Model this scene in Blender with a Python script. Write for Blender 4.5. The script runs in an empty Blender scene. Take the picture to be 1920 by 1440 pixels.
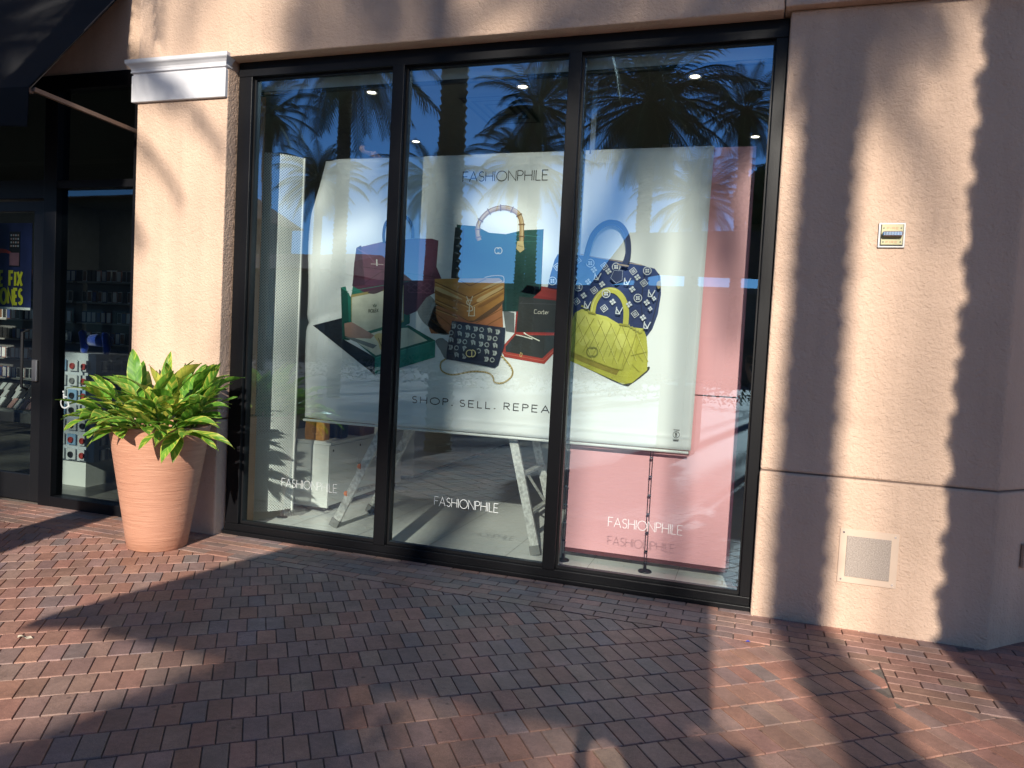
import bpy, math, random
from mathutils import Vector, Matrix
random.seed(7)
R = math.radians
sc = bpy.context.scene
COL = sc.collection

# ------------------------------------------------------------------ camera
FPX, YAW, PIT, ROL, DIST, EYE = 1394.15, 0.309862, 0.0485642, 0.0510621, 4.69076, 1.5
_F = Vector((-math.sin(YAW)*math.cos(PIT), math.cos(YAW)*math.cos(PIT), -math.sin(PIT)))
_R0 = Vector((math.cos(YAW), math.sin(YAW), 0))
_U0 = _R0.cross(_F)
_R = math.cos(ROL)*_R0 + math.sin(ROL)*_U0
_U = -math.sin(ROL)*_R0 + math.cos(ROL)*_U0
EYEP = Vector((0, -DIST, EYE))
cam = bpy.data.cameras.new('camera')
camo = bpy.data.objects.new('camera', cam); COL.objects.link(camo)
m = Matrix((_R, _U, -_F)).transposed().to_4x4(); m.translation = EYEP
camo.matrix_world = m
cam.sensor_width = 36; cam.lens = 36*FPX/1920
cam.clip_start = 0.05; cam.clip_end = 600
sc.camera = camo

def at(px, py, ax, val):
    """photo measurement -> world point on the plane coordinate[ax] = val"""
    d = _F + _R*((px-960)/FPX) - _U*((py-720)/FPX)
    return EYEP + d*((val-EYEP[ax])/d[ax])

# ------------------------------------------------------------------ sky, sun, exposure
SUN = Vector((0.165, -1.0, 0.495)).normalized()
w = bpy.data.worlds.new('World'); sc.world = w; w.use_nodes = True
nt = w.node_tree; nt.nodes.clear()
sky = nt.nodes.new('ShaderNodeTexSky'); sky.sky_type = 'NISHITA'; sky.sun_disc = False
sky.sun_elevation = math.asin(SUN.z); sky.sun_rotation = math.atan2(SUN.x, SUN.y)
sky.altitude = 2500; sky.air_density = 1.1; sky.dust_density = 0.0; sky.ozone_density = 6.0
bg = nt.nodes.new('ShaderNodeBackground'); bg.inputs[1].default_value = 0.095
out = nt.nodes.new('ShaderNodeOutputWorld')
nt.links.new(sky.outputs[0], bg.inputs[0]); nt.links.new(bg.outputs[0], out.inputs[0])
sl = bpy.data.lights.new('sun', 'SUN'); sl.energy = 5.0; sl.angle = R(0.53); sl.color = (1.0, 0.93, 0.82)
so = bpy.data.objects.new('sun', sl); COL.objects.link(so)
so.rotation_euler = SUN.to_track_quat('Z', 'Y').to_euler()
so.location = (6, -30, 20)
sc.view_settings.view_transform = 'Standard'; sc.view_settings.look = 'None'
sc.view_settings.gamma = 1; sc.view_settings.exposure = 0.60
sc.render.engine = 'CYCLES'
sc.cycles.max_bounces = 8; sc.cycles.transparent_max_bounces = 16

# ------------------------------------------------------------------ materials
MATS = {}
def mat(name, col=(.5,.5,.5), rough=.6, metal=0, var=0, vscale=8, bump=0, bscale=60, stretch=None,
        emit=None, estr=1, coat=0, sheen=0, spec=.5, trans=0):
    if name in MATS: return MATS[name]
    M = bpy.data.materials.new(name); M.use_nodes = True; MATS[name] = M
    n = M.node_tree; b = n.nodes['Principled BSDF']; L = n.links.new
    b.inputs['Base Color'].default_value = (*col, 1)
    b.inputs['Roughness'].default_value = rough; b.inputs['Metallic'].default_value = metal
    b.inputs['Specular IOR Level'].default_value = spec
    b.inputs['Coat Weight'].default_value = coat; b.inputs['Sheen Weight'].default_value = sheen
    b.inputs['Transmission Weight'].default_value = trans
    if emit:
        b.inputs['Emission Color'].default_value = (*emit, 1); b.inputs['Emission Strength'].default_value = estr
    if var or bump:
        tc = n.nodes.new('ShaderNodeTexCoord'); mp = n.nodes.new('ShaderNodeMapping')
        L(tc.outputs['Object'], mp.inputs[0])
        if stretch: mp.inputs['Scale'].default_value = stretch
    if var:
        no = n.nodes.new('ShaderNodeTexNoise'); no.inputs['Scale'].default_value = vscale; no.inputs['Detail'].default_value = 5
        L(mp.outputs[0], no.inputs['Vector'])
        mr = n.nodes.new('ShaderNodeMapRange'); mr.inputs[1].default_value = .3; mr.inputs[2].default_value = .7
        mr.inputs[3].default_value = 1-var; mr.inputs[4].default_value = 1+var
        L(no.outputs[0], mr.inputs[0])
        mx = n.nodes.new('ShaderNodeMix'); mx.data_type = 'RGBA'; mx.blend_type = 'MULTIPLY'; mx.inputs[0].default_value = 1
        mx.inputs[6].default_value = (*col, 1); L(mr.outputs[0], mx.inputs[7]); L(mx.outputs[2], b.inputs['Base Color'])
    if bump:
        n2 = n.nodes.new('ShaderNodeTexNoise'); n2.inputs['Scale'].default_value = bscale; n2.inputs['Detail'].default_value = 3
        L(mp.outputs[0], n2.inputs['Vector'])
        bp = n.nodes.new('ShaderNodeBump'); bp.inputs['Strength'].default_value = 1; bp.inputs['Distance'].default_value = bump
        L(n2.outputs[0], bp.inputs['Height']); L(bp.outputs[0], b.inputs['Normal'])
    return M

def stucco(name, col, lump=.009):
    M = bpy.data.materials.new(name); M.use_nodes = True; MATS[name] = M
    n = M.node_tree; b = n.nodes['Principled BSDF']; L = n.links.new
    b.inputs['Roughness'].default_value = .93; b.inputs['Specular IOR Level'].default_value = .2
    tc = n.nodes.new('ShaderNodeTexCoord')
    def noise(s, d=4, dist=0):
        q = n.nodes.new('ShaderNodeTexNoise'); q.inputs['Scale'].default_value = s; q.inputs['Detail'].default_value = d
        q.inputs['Distortion'].default_value = dist
        L(tc.outputs['Object'], q.inputs['Vector']); return q
    a, c2, f = noise(1.3, 6), noise(62, 2.5, .6), noise(260, 2)
    mp = n.nodes.new('ShaderNodeMapping'); mp.inputs['Scale'].default_value = (5, 5, .35)
    L(tc.outputs['Object'], mp.inputs[0])
    st = n.nodes.new('ShaderNodeTexNoise'); st.inputs['Scale'].default_value = 1.2; st.inputs['Detail'].default_value = 6; L(mp.outputs[0], st.inputs['Vector'])
    ad = n.nodes.new('ShaderNodeMath'); ad.operation = 'ADD'; L(a.outputs[0], ad.inputs[0]); L(st.outputs[0], ad.inputs[1])
    mr = n.nodes.new('ShaderNodeMapRange'); mr.inputs[1].default_value = .75; mr.inputs[2].default_value = 1.3
    mr.inputs[3].default_value = .84; mr.inputs[4].default_value = 1.07; L(ad.outputs[0], mr.inputs[0])
    mx = n.nodes.new('ShaderNodeMix'); mx.data_type = 'RGBA'; mx.blend_type = 'MULTIPLY'; mx.inputs[0].default_value = 1
    mx.inputs[6].default_value = (*col, 1); L(mr.outputs[0], mx.inputs[7]); L(mx.outputs[2], b.inputs['Base Color'])
    tr_ = noise(9, 3, .8); s0 = n.nodes.new('ShaderNodeMath'); s0.operation = 'MULTIPLY_ADD'; s0.inputs[1].default_value = 1.1; L(tr_.outputs[0], s0.inputs[0]); L(c2.outputs[0], s0.inputs[2])
    sm = n.nodes.new('ShaderNodeMath'); sm.operation = 'MULTIPLY_ADD'; sm.inputs[1].default_value = .25
    L(f.outputs[0], sm.inputs[0]); L(s0.outputs[0], sm.inputs[2])
    bp = n.nodes.new('ShaderNodeBump'); bp.inputs['Strength'].default_value = 1; bp.inputs['Distance'].default_value = lump
    L(sm.outputs[0], bp.inputs['Height']); L(bp.outputs[0], b.inputs['Normal'])
    return M

def glassmat(name, tint=(.80,.86,.84), lo=.14, hi=.9):
    M = bpy.data.materials.new(name); M.use_nodes = True; MATS[name] = M
    n = M.node_tree; n.nodes.clear(); L = n.links.new
    tr = n.nodes.new('ShaderNodeBsdfTransparent'); tr.inputs[0].default_value = (*tint, 1)
    gl = n.nodes.new('ShaderNodeBsdfGlossy'); gl.inputs['Roughness'].default_value = 0.0
    gl.inputs[0].default_value = (.48, .78, 1, 1)
    fr = n.nodes.new('ShaderNodeFresnel'); fr.inputs[0].default_value = 1.5
    mr = n.nodes.new('ShaderNodeMapRange'); mr.inputs[1].default_value = .04; mr.inputs[2].default_value = 1
    mr.inputs[3].default_value = lo; mr.inputs[4].default_value = hi
    L(fr.outputs[0], mr.inputs[0])
    tc = n.nodes.new('ShaderNodeTexCoord'); no = n.nodes.new('ShaderNodeTexNoise')
    no.inputs['Scale'].default_value = 1.6; no.inputs['Detail'].default_value = 1
    L(tc.outputs['Object'], no.inputs['Vector'])
    bp = n.nodes.new('ShaderNodeBump'); bp.inputs['Distance'].default_value = .003; bp.inputs['Strength'].default_value = .25
    L(no.outputs[0], bp.inputs['Height']); L(bp.outputs[0], gl.inputs['Normal'])
    mx = n.nodes.new('ShaderNodeMixShader'); L(mr.outputs[0], mx.inputs[0]); L(tr.outputs[0], mx.inputs[1]); L(gl.outputs[0], mx.inputs[2])
    o = n.nodes.new('ShaderNodeOutputMaterial'); L(mx.outputs[0], o.inputs[0])
    return M

STUCCO = stucco('stucco', (.60, .425, .315))
FRAME = mat('black_aluminium', (.004, .004, .005), .42, 0, spec=.22, bump=.0003, bscale=300)
FRAMEL = mat('dark_bronze_aluminium', (.008, .008, .009), .4, 0, spec=.25)
GLASS = glassmat('window_glass', tint=(.93, .99, .965), lo=.30)
GLASSL = glassmat('door_glass', tint=(.60,.66,.64), lo=.10)
WHITE = mat('white_paint', (.78, .79, .76), .5)
VINYLW = mat('white_vinyl', (.60, .62, .61), .5)
BLACK = mat('black_plastic', (.012, .012, .012), .4)
CHROME = mat('chrome', (.75, .75, .76), .16, 1)
ALU = mat('worn_aluminium', (.60, .60, .57), .42, .45, var=.35, vscale=40, bump=.0006, bscale=90)

# ------------------------------------------------------------------ mesh builder
class MB:
    def __init__(s): s.v = []; s.f = []; s.m = []; s.uv = None
    def add(s, vs, fs, mi=0):
        o = len(s.v); s.v += [tuple(p) for p in vs]
        s.f += [tuple(i+o for i in f) for f in fs]; s.m += [mi]*len(fs); return s
    def box(s, x0, x1, y0, y1, z0, z1, mi=0, M=None, bev=0):
        if bev:
            b = bev; P = []; 
            for (z, k) in ((z0, b), (z0+b, 0), (z1-b, 0), (z1, b)):
                xa, xb, ya, yb = x0+k, x1-k, y0+k, y1-k
                c = b if k == 0 else 0
                P += [(xa+c, ya, z), (xb-c, ya, z), (xb, ya+c, z), (xb, yb-c, z), (xb-c, yb, z), (xa+c, yb, z), (xa, yb-c, z), (xa, ya+c, z)]
            F = [tuple(range(7, -1, -1)), tuple(range(24, 32))]
            for r in range(3):
                for i in range(8): j = (i+1) % 8; F.append((r*8+i, r*8+j, r*8+8+j, r*8+8+i))
        else:
            P = [(x, y, z) for z in (z0, z1) for y in (y0, y1) for x in (x0, x1)]
            F = [(0,2,3,1), (4,5,7,6), (0,1,5,4), (2,6,7,3), (0,4,6,2), (1,3,7,5)]
        if M: P = [M @ Vector(p) for p in P]
        return s.add(P, F, mi)
    def beam(s, a, b, wx, wy, mi=0, up=Vector((0, 1, 0)), wx2=None):
        a = Vector(a); b = Vector(b); d = (b-a).normalized(); u = (up - d*up.dot(d)).normalized(); r = d.cross(u)
        w2 = wx if wx2 is None else wx2
        P = [a - r*wx/2 - u*wy/2, a + r*wx/2 - u*wy/2, a + r*wx/2 + u*wy/2, a - r*wx/2 + u*wy/2,
             b - r*w2/2 - u*wy/2, b + r*w2/2 - u*wy/2, b + r*w2/2 + u*wy/2, b - r*w2/2 + u*wy/2]
        return s.add(P, [(0,3,2,1), (4,5,6,7), (0,1,5,4), (1,2,6,5), (2,3,7,6), (3,0,4,7)], mi)
    def tube(s, pts, r, n=8, mi=0, cap=True):
        pts = [Vector(p) for p in pts]; rs = r if isinstance(r, (list, tuple)) else [r]*len(pts)
        P = []; F = []; u = None
        for i, p in enumerate(pts):
            d = (pts[min(i+1, len(pts)-1)] - pts[max(i-1, 0)]).normalized()
            if u is None: u = d.orthogonal().normalized()
            u = (u - d*u.dot(d)).normalized(); v = d.cross(u)
            for k in range(n):
                t = 2*math.pi*k/n; P.append(p + (u*math.cos(t) + v*math.sin(t))*rs[i])
        for i in range(len(pts)-1):
            for k in range(n): j = (k+1) % n; F.append((i*n+k, i*n+j, i*n+n+j, i*n+n+k))
        if cap: F += [tuple(range(n-1, -1, -1)), tuple(range(len(P)-n, len(P)))]
        return s.add(P, F, mi)
    def lathe(s, prof, n=32, c=(0, 0, 0), mi=0, sx=1, sy=1):
        P = []; F = []
        for (r, z) in prof:
            for k in range(n):
                t = 2*math.pi*k/n; P.append((c[0]+r*sx*math.cos(t), c[1]+r*sy*math.sin(t), c[2]+z))
        for i in range(len(prof)-1):
            for k in range(n): j = (k+1) % n; F.append((i*n+k, i*n+j, i*n+n+j, i*n+n+k))
        return s.add(P, F, mi)
    def extr(s, poly, y0, y1, mi=0, axis=1, M=None):
        """extrude a polygon given in (a,b) along an axis (1: poly is x,z; 0: poly is y,z; 2: poly is x,y)"""
        def q(a, b, c): return (a, c, b) if axis == 1 else ((c, a, b) if axis == 0 else (a, b, c))
        n = len(poly); P = [q(a, b, y0) for a, b in poly] + [q(a, b, y1) for a, b in poly]
        F = [tuple(range(n)), tuple(range(2*n-1, n-1, -1))] + [(i, i+n, (i+1) % n + n, (i+1) % n) for i in range(n)]
        if M: P = [M @ Vector(p) for p in P]
        return s.add(P, F, mi)
    def ribbon(s, pts, wd, y, mi=0, closed=False, th=0):
        """flat ribbon in the xz plane at depth y"""
        pts = [Vector((p[0], p[1])) for p in pts]; n = len(pts); A = []; B = []
        for i in range(n):
            a = pts[(i-1) % n] if (closed or i > 0) else None; c = pts[(i+1) % n] if (closed or i < n-1) else None
            p = pts[i]; d1 = (p-a).normalized() if a is not None else None; d2 = (c-p).normalized() if c is not None else None
            if d1 is None: d1 = d2
            if d2 is None: d2 = d1
            n1 = Vector((-d1.y, d1.x)); n2 = Vector((-d2.y, d2.x)); mm = (n1+n2)
            if mm.length < 1e-6: mm = n1
            mm.normalize(); k = 1/max(.45, mm.dot(n1)); A.append(p+mm*k*wd/2); B.append(p-mm*k*wd/2)
        P = [(q.x, y, q.y) for q in A] + [(q.x, y, q.y) for q in B]
        F = [(i, (i+1) % n, n+(i+1) % n, n+i) for i in range(n if closed else n-1)]
        return s.add(P, F, mi)
    def build(s, name, mats, parent=None, smooth=False, bevel=0, loc=None, uv=None, sub=0):
        me = bpy.data.meshes.new(name); me.from_pydata(s.v, [], s.f)
        for M in (mats if isinstance(mats, (list, tuple)) else [mats]): me.materials.append(M)
        me.polygons.foreach_set('material_index', s.m)
        if smooth: me.polygons.foreach_set('use_smooth', [True]*len(s.f))
        if uv:
            l = me.uv_layers.new(name='UVMap')
            for lp in me.loops: l.data[lp.index].uv = uv[lp.vertex_index]
        me.update()
        o = bpy.data.objects.new(name, me); COL.objects.link(o)
        if parent: o.parent = parent
        if loc: o.location = loc
        if bevel:
            bm = o.modifiers.new('bevel', 'BEVEL'); bm.width = bevel; bm.segments = 2; bm.limit_method = 'ANGLE'
        if sub:
            sm = o.modifiers.new('sub', 'SUBSURF'); sm.levels = sub; sm.render_levels = sub
        return o

def tag(o, label=None, cat=None, group=None, kind=None):
    if label: o['label'] = label
    if cat: o['category'] = cat
    if group: o['group'] = group
    if kind: o['kind'] = kind
    return o
def thing(name, label, cat, group=None, loc=(0, 0, 0)):
    o = bpy.data.objects.new(name, None); COL.objects.link(o); o.location = loc
    o.empty_display_size = .1
    return tag(o, label, cat, group)
def box(name, mats, x0, x1, y0, y1, z0, z1, parent=None, bevel=0):
    return MB().box(x0, x1, y0, y1, z0, z1).build(name, mats, parent, bevel=bevel)
def copy_tree(o, parent=None):
    c = o.copy(); COL.objects.link(c); c.parent = parent
    for ch in list(o.children): copy_tree(ch, c)
    return c

# ------------------------------------------------------------------ stroke lettering
def arc(cx, cy, rx, ry, a0, a1, n=14):
    return [(cx+rx*math.cos(R(a0+(a1-a0)*i/n)), cy+ry*math.sin(R(a0+(a1-a0)*i/n))) for i in range(n+1)]
GL = {
 'F': (.48, [[(0,0),(0,1),(.48,1)], [(0.03,.52),(.42,.52)]]),
 'A': (.74, [[(0,0),(.37,1),(.74,0)], [(.15,.34),(.59,.34)]]),
 'S': (.5, [arc(.26,.745,.22,.235,40,270,12)+arc(.26,.27,.235,.25,90,-150,12)[1:]]),
 'H': (.66, [[(0,0),(0,1)], [(.66,0),(.66,1)], [(.03,.52),(.63,.52)]]),
 'I': (.06, [[(.03,0),(.03,1)]]),
 'O': (.94, [arc(.47,.5,.47,.5,0,360,26)[:-1]]),
 'N': (.7, [[(0,0),(0,1),(.7,0),(.7,1)]]),
 'P': (.5, [[(0,0),(0,1),(.25,1)]+arc(.25,.755,.25,.245,90,-90,10)[1:]+[(.03,.51)]]),
 'L': (.42, [[(0,1),(0,0),(.42,0)]]),
 'E': (.5, [[(.5,1),(0,1),(0,0),(.5,0)], [(.03,.52),(.44,.52)]]),
 'R': (.54, [[(0,0),(0,1),(.25,1)]+arc(.25,.755,.25,.245,90,-90,10)[1:]+[(.03,.51)], [(.22,.49),(.54,0)]]),
 'T': (.6, [[(0,1),(.6,1)], [(.3,.97),(.3,0)]]),
 'X': (.62, [[(0,0),(.62,1)], [(0,1),(.62,0)]]),
 'W': (1.0, [[(0,1),(.25,0),(.5,1),(.75,0),(1,1)]]),
 'C': (.72, [arc(.5,.5,.5,.5,50,310,20)]),
 'D': (.66, [[(0,0),(0,1),(.2,1)]+arc(.2,.5,.46,.5,90,-90,14)[1:]+[(.2,0)]]),
 'B': (.5, [[(0,0),(0,1),(.24,1)]+arc(.24,.76,.22,.24,90,-90,8)[1:]+[(.03,.52)], [(.24,.5)]+arc(.24,.26,.26,.25,80,-90,8)+[(.03,.01)]]),
 'Y': (.64, [[(0,1),(.32,.48),(.64,1)], [(.32,.46),(.32,0)]]),
 'V': (.7, [[(0,1),(.35,0),(.7,1)]]),
 'G': (.8, [arc(.5,.5,.5,.5,50,350,20)+[(.98,.5),(.6,.5)]]),
 '.': (.14, [[(0,.07),(.14,.07)]]), ' ': (.34, []), }
def textw(t, sp): return sum(GL[c][0]+sp for c in t)-sp
def letter(mb, t, x0, z0, h, wd, y, sp=.16, xs=1, mi=0, slope=0, M=None, total=None):
    if total: xs = total/(h*textw(t, sp))
    x = x0; k = 0; n0 = len(mb.v)
    for c in t:
        g = GL[c]
        for st in g[1]:
            closed = c == 'O'
            mb.ribbon([(x+a*h*xs, z0+b*h+slope*(x+a*h*xs-x0)) for a, b in st], wd, y-.0002*(k % 3), mi, closed); k += 1
        x += (g[0]+sp)*h*xs
    if M: mb.v[n0:] = [tuple(M @ Vector(p)) for p in mb.v[n0:]]
    return x

# ------------------------------------------------------------------ ground and paving
def brickmat(name, attr=True):
    M = bpy.data.materials.new(name); M.use_nodes = True; MATS[name] = M
    n = M.node_tree; b = n.nodes['Principled BSDF']; L = n.links.new
    tc = n.nodes.new('ShaderNodeTexCoord')
    at_ = n.nodes.new('ShaderNodeAttribute'); at_.attribute_name = 'Col'
    def noise(s, d=4, dis=0):
        q = n.nodes.new('ShaderNodeTexNoise'); q.inputs['Scale'].default_value = s; q.inputs['Detail'].default_value = d; q.inputs['Distortion'].default_value = dis
        L(tc.outputs['Object'], q.inputs['Vector']); return q
    a, c2, f, g = noise(2.2, 5), noise(45, 4, .5), noise(330, 2), noise(9, 5, .4)
    def rng(q, lo, hi, a0=.3, a1=.7):
        r = n.nodes.new('ShaderNodeMapRange'); r.inputs[1].default_value = a0; r.inputs[2].default_value = a1
        r.inputs[3].default_value = lo; r.inputs[4].default_value = hi; L(q.outputs[0], r.inputs[0]); return r
    r1, r2, r3, r4 = rng(a, .82, 1.14), rng(c2, .88, 1.10), rng(f, .72, 1.22), rng(g, .84, 1.12)
    cur = at_.outputs['Color']
    v_ = n.nodes.new('ShaderNodeTexVoronoi'); v_.inputs['Scale'].default_value = 7; v_.inputs['Randomness'].default_value = 1; L(tc.outputs['Object'], v_.inputs['Vector'])
    r5 = n.nodes.new('ShaderNodeMapRange'); r5.inputs[1].default_value = .055; r5.inputs[2].default_value = .085; r5.inputs[3].default_value = .62; r5.inputs[4].default_value = 1; L(v_.outputs['Distance'], r5.inputs[0])
    for r in (r1, r2, r3, r4, r5):
        mx = n.nodes.new('ShaderNodeMix'); mx.data_type = 'RGBA'; mx.blend_type = 'MULTIPLY'; mx.inputs[0].default_value = 1
        L(cur, mx.inputs[6]); L(r.outputs[0], mx.inputs[7]); cur = mx.outputs[2]
    L(cur, b.inputs['Base Color'])
    b.inputs['Roughness'].default_value = .62; b.inputs['Specular IOR Level'].default_value = .42
    sm = n.nodes.new('ShaderNodeMath'); sm.operation = 'MULTIPLY_ADD'; sm.inputs[1].default_value = .6
    L(f.outputs[0], sm.inputs[0]); L(c2.outputs[0], sm.inputs[2])
    bp = n.nodes.new('ShaderNodeBump'); bp.inputs['Strength'].default_value = .9; bp.inputs['Distance'].default_value = .0016
    L(sm.outputs[0], bp.inputs['Height']); L(bp.outputs[0], b.inputs['Normal'])
    return M
BRICK = brickmat('clay_brick')
MORTAR = mat('joint_sand', (.15, .12, .10), .95, var=.3, vscale=60, bump=.002, bscale=200)

def clip(poly, nx, ny, d):
    """keep nx*x+ny*y <= d"""
    o = []
    for i in range(len(poly)):
        a, b = poly[i], poly[(i+1) % len(poly)]
        da, db = nx*a[0]+ny*a[1]-d, nx*b[0]+ny*b[1]-d
        if da <= 0: o.append(a)
        if (da < 0 < db) or (db < 0 < da):
            t = da/(da-db); o.append((a[0]+(b[0]-a[0])*t, a[1]+(b[1]-a[1])*t))
    return o
def area(p): return .5*sum(p[i][0]*p[(i+1) % len(p)][1]-p[(i+1) % len(p)][0]*p[i][1] for i in range(len(p)))
class Paver(MB):
    def __init__(s): super().__init__(); s.c = []
    def brick(s, poly, z=0, col=(.3, .15, .1)):
        if len(poly) < 3 or abs(area(poly)) < .0006: return
        if area(poly) < 0: poly = poly[::-1]
        cx = sum(p[0] for p in poly)/len(poly); cy = sum(p[1] for p in poly)/len(poly)
        tx, ty = random.gauss(0, .006), random.gauss(0, .006); n = len(poly)
        def ins(d):
            o = []
            for p in poly:
                v = Vector((cx-p[0], cy-p[1])); k = min(d*1.5/max(v.length, 1e-4), .5); o.append((p[0]+v.x*k, p[1]+v.y*k))
            return o
        def zz(p, dz): return (p[0], p[1], z+dz+tx*(p[0]-cx)+ty*(p[1]-cy))
        A = [zz(p, 0) for p in ins(.0030)]; Bm = [zz(p, -.0012) for p in ins(.0013)]; B = [zz(p, -.0045) for p in poly]; C = [(p[0], p[1], z-.03) for p in poly]
        P = A+Bm+B+C; F = [tuple(range(n))]
        for r in range(3):
            for i in range(n): j = (i+1) % n; F.append((r*n+n+i, r*n+n+j, r*n+j, r*n+i))
        s.add(P, F); s.c += [col]*len(P)
    def finish(s, name, label_kind='structure'):
        o = s.build(name, [BRICK]); me = o.data
        ca = me.color_attributes.new(name='Col', type='FLOAT_COLOR', domain='POINT')
        for i, c in enumerate(s.c): ca.data[i].color = (*c, 1)
        tag(o, kind=label_kind); return o
PAL = [(.30, .165, .125), (.29, .17, .135), (.31, .165, .12), (.34, .165, .115), (.36, .18, .13), (.30, .155, .115), (.33, .20, .15), (.27, .165, .135), (.25, .15, .125), (.35, .17, .12), (.30, .18, .145), (.235, .16, .14), (.33, .19, .145)]
def bc(k=1.0):
    c = random.choice(PAL); j = random.uniform(.90, 1.10)*k
    return tuple(min(1, q*j*f_*random.uniform(.97, 1.03)) for q, f_ in zip(c, (.99, 1.03, 1.06)))
pv = Paver()
th = R(36.6); ex = Vector((math.cos(th), math.sin(th))); ey = Vector((-math.sin(th), math.cos(th)))
org = Vector((-1.104, -1.983)); PX, PY, GAP = .0925, .180, .0042
for j in range(-40, 60):
    off = (j % 2)*.5*PX + random.uniform(-.003, .003)
    for i in range(-110, 80):
        c = org + ex*((i+.5)*PX+off) + ey*((j+.5)*PY)
        if not (-8.5 < c.x < 3.6 and -5.2 < c.y < -.4): continue
        hx, hy = (PX-GAP)/2, (PY-GAP)/2
        p = [tuple(c+ex*a*hx+ey*b*hy) for a, b in ((-1, -1), (1, -1), (1, 1), (-1, 1))]
        if any(q[1] > -.985 for q in p):
            if c.x < .71: p = clip(clip(p, 0, 1, -.566), 1, 0, .706)
            else: p = clip(p, 0, 1, -.988)
        elif not p: continue
        pv.brick(p, random.gauss(0, .0007), bc())
pv.finish('brick_paving')
pb = Paver()
BX, BY = .192, .0842
for j in range(-5, 16):
    y0 = -.562 + j*BY; off = (j % 2)*.5*BX + random.uniform(-.004, .004)
    for i in range(-48, 22):
        x0 = i*BX+off
        if y0 < -.565 and x0+BX < .715: continue
        if y0+BY > -.0 and x0 < 1.30: continue
        p = [(x0+.0022, y0+.0022), (x0+BX-.0022, y0+.0022), (x0+BX-.0022, y0+BY-.0022), (x0+.0022, y0+BY-.0022)]
        if y0 < -.565: p = clip(p, -1, 0, -.712)
        if x0 > 1.1: p = clip(p, -1, 1, -1.29-.10)
        if p and -8.6 < x0: pb.brick(p, random.gauss(0, .0007)+.0012, bc(.98))
pb.finish('brick_border')
g = MB(); g.add([(-150, -150, -.0075), (150, -150, -.0075), (150, 60, -.0075), (-150, 60, -.0075)], [(0, 1, 2, 3)])
tag(g.build('ground', [MORTAR]), kind='structure')
# plaza paving farther out, behind the camera: clay sheet with brick joints, darkened to stand for plaza shade
def plazamat():
    M = bpy.data.materials.new('plaza_brick'); M.use_nodes = True
    n = M.node_tree; b = n.nodes['Principled BSDF']; L = n.links.new
    tc = n.nodes.new('ShaderNodeTexCoord'); mp = n.nodes.new('ShaderNodeMapping'); mp.inputs['Rotation'].default_value = (0, 0, -th)
    L(tc.outputs['Object'], mp.inputs[0]); br = n.nodes.new('ShaderNodeTexBrick'); L(mp.outputs[0], br.inputs[0])
    br.inputs['Scale'].default_value = 1; br.inputs['Brick Width'].default_value = PX; br.inputs['Row Height'].default_value = PY
    br.inputs['Mortar Size'].default_value = .003; br.inputs['Color1'].default_value = (.20, .105, .078, 1); br.inputs['Color2'].default_value = (.15, .09, .075, 1)
    br.inputs['Mortar'].default_value = (.08, .06, .05, 1); L(br.outputs[0], b.inputs['Base Color']); b.inputs['Roughness'].default_value = .7
    return M
PZ = plazamat()
g = MB()
for (x0, x1, y0, y1) in ((-60, 60, -60, -5.05), (-60, -8.45, -5.05, -.02), (3.55, 60, -5.05, 40)):
    g.add([(x0, y0, -.004), (x1, y0, -.004), (x1, y1, -.004), (x0, y1, -.004)], [(0, 1, 2, 3)])
tag(g.build('plaza_paving', [PZ]), kind='structure')

# ------------------------------------------------------------------ the building
bld = thing('shop_building', 'peach stucco shopping-centre building with black framed storefront windows', 'building')
def ring(prof, x0, x1, y0, y1, name, mats, parent):
    P = []; F = []
    for d, z in prof: P += [(x0-d, y0-d, z), (x1+d, y0-d, z), (x1+d, y1, z), (x0-d, y1, z)]
    for i in range(len(prof)-1):
        for k in range(4): j = (k+1) % 4; F.append((i*4+k, i*4+j, i*4+4+j, i*4+4+k))
    F += [(3, 2, 1, 0), tuple(len(P)-4+k for k in range(4))]
    return MB().add(P, F).build(name, mats, parent)
JZ = .862
# pilaster
pil = MB(); pil.box(-4.54, -3.722, -.145, .30, JZ+.004, 6.6); 
pilo = pil.build('pilaster', STUCCO, bld, bevel=.008)
box('pilaster_base', STUCCO, -4.55, -3.712, -.156, .31, -.02, JZ-.004, bld, bevel=.012)
CAPM = mat('painted_moulding', (.56, .555, .575), .5, var=.06, vscale=6, bump=.0008, bscale=30)
ring([(0, 3.20), (.006, 3.20), (.010, 3.204), (.010, 3.395), (.002, 3.402), (.002, 3.409), (.016, 3.416), (.016, 3.424), (.012, 3.43), (.017, 3.448), (.030, 3.464), (.042, 3.474), (.046, 3.481), (.046, 3.505), (.0, 3.510)],
     -4.565, -3.735, -.160, -.11, 'capital', CAPM, pilo)
# pier right of the window, 45 degree corner
def pier(d, z0, z1, name):
    p = [(.088-d*.3, -.12-d), (1.30+d*.4, -.12-d), (2.05+d*.4, .63-d), (2.05+d, 1.9), (.088, 1.9)]
    return MB().extr(p, z0, z1, axis=2).build(name, STUCCO, bld, bevel=.012)
pier(0, JZ+.004, 3.49, 'pier'); pier(.008, -.02, JZ-.004, 'pier_base')
MB().extr([(.09, -.112), (1.295, -.112), (2.04, .635), (2.04, 1.8), (.09, 1.8)], JZ-.006, JZ+.006, axis=2).build('control_joint', mat('joint_sealant', (.16, .11, .085), .9), bld)  # dark strip set back in the joint
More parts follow.
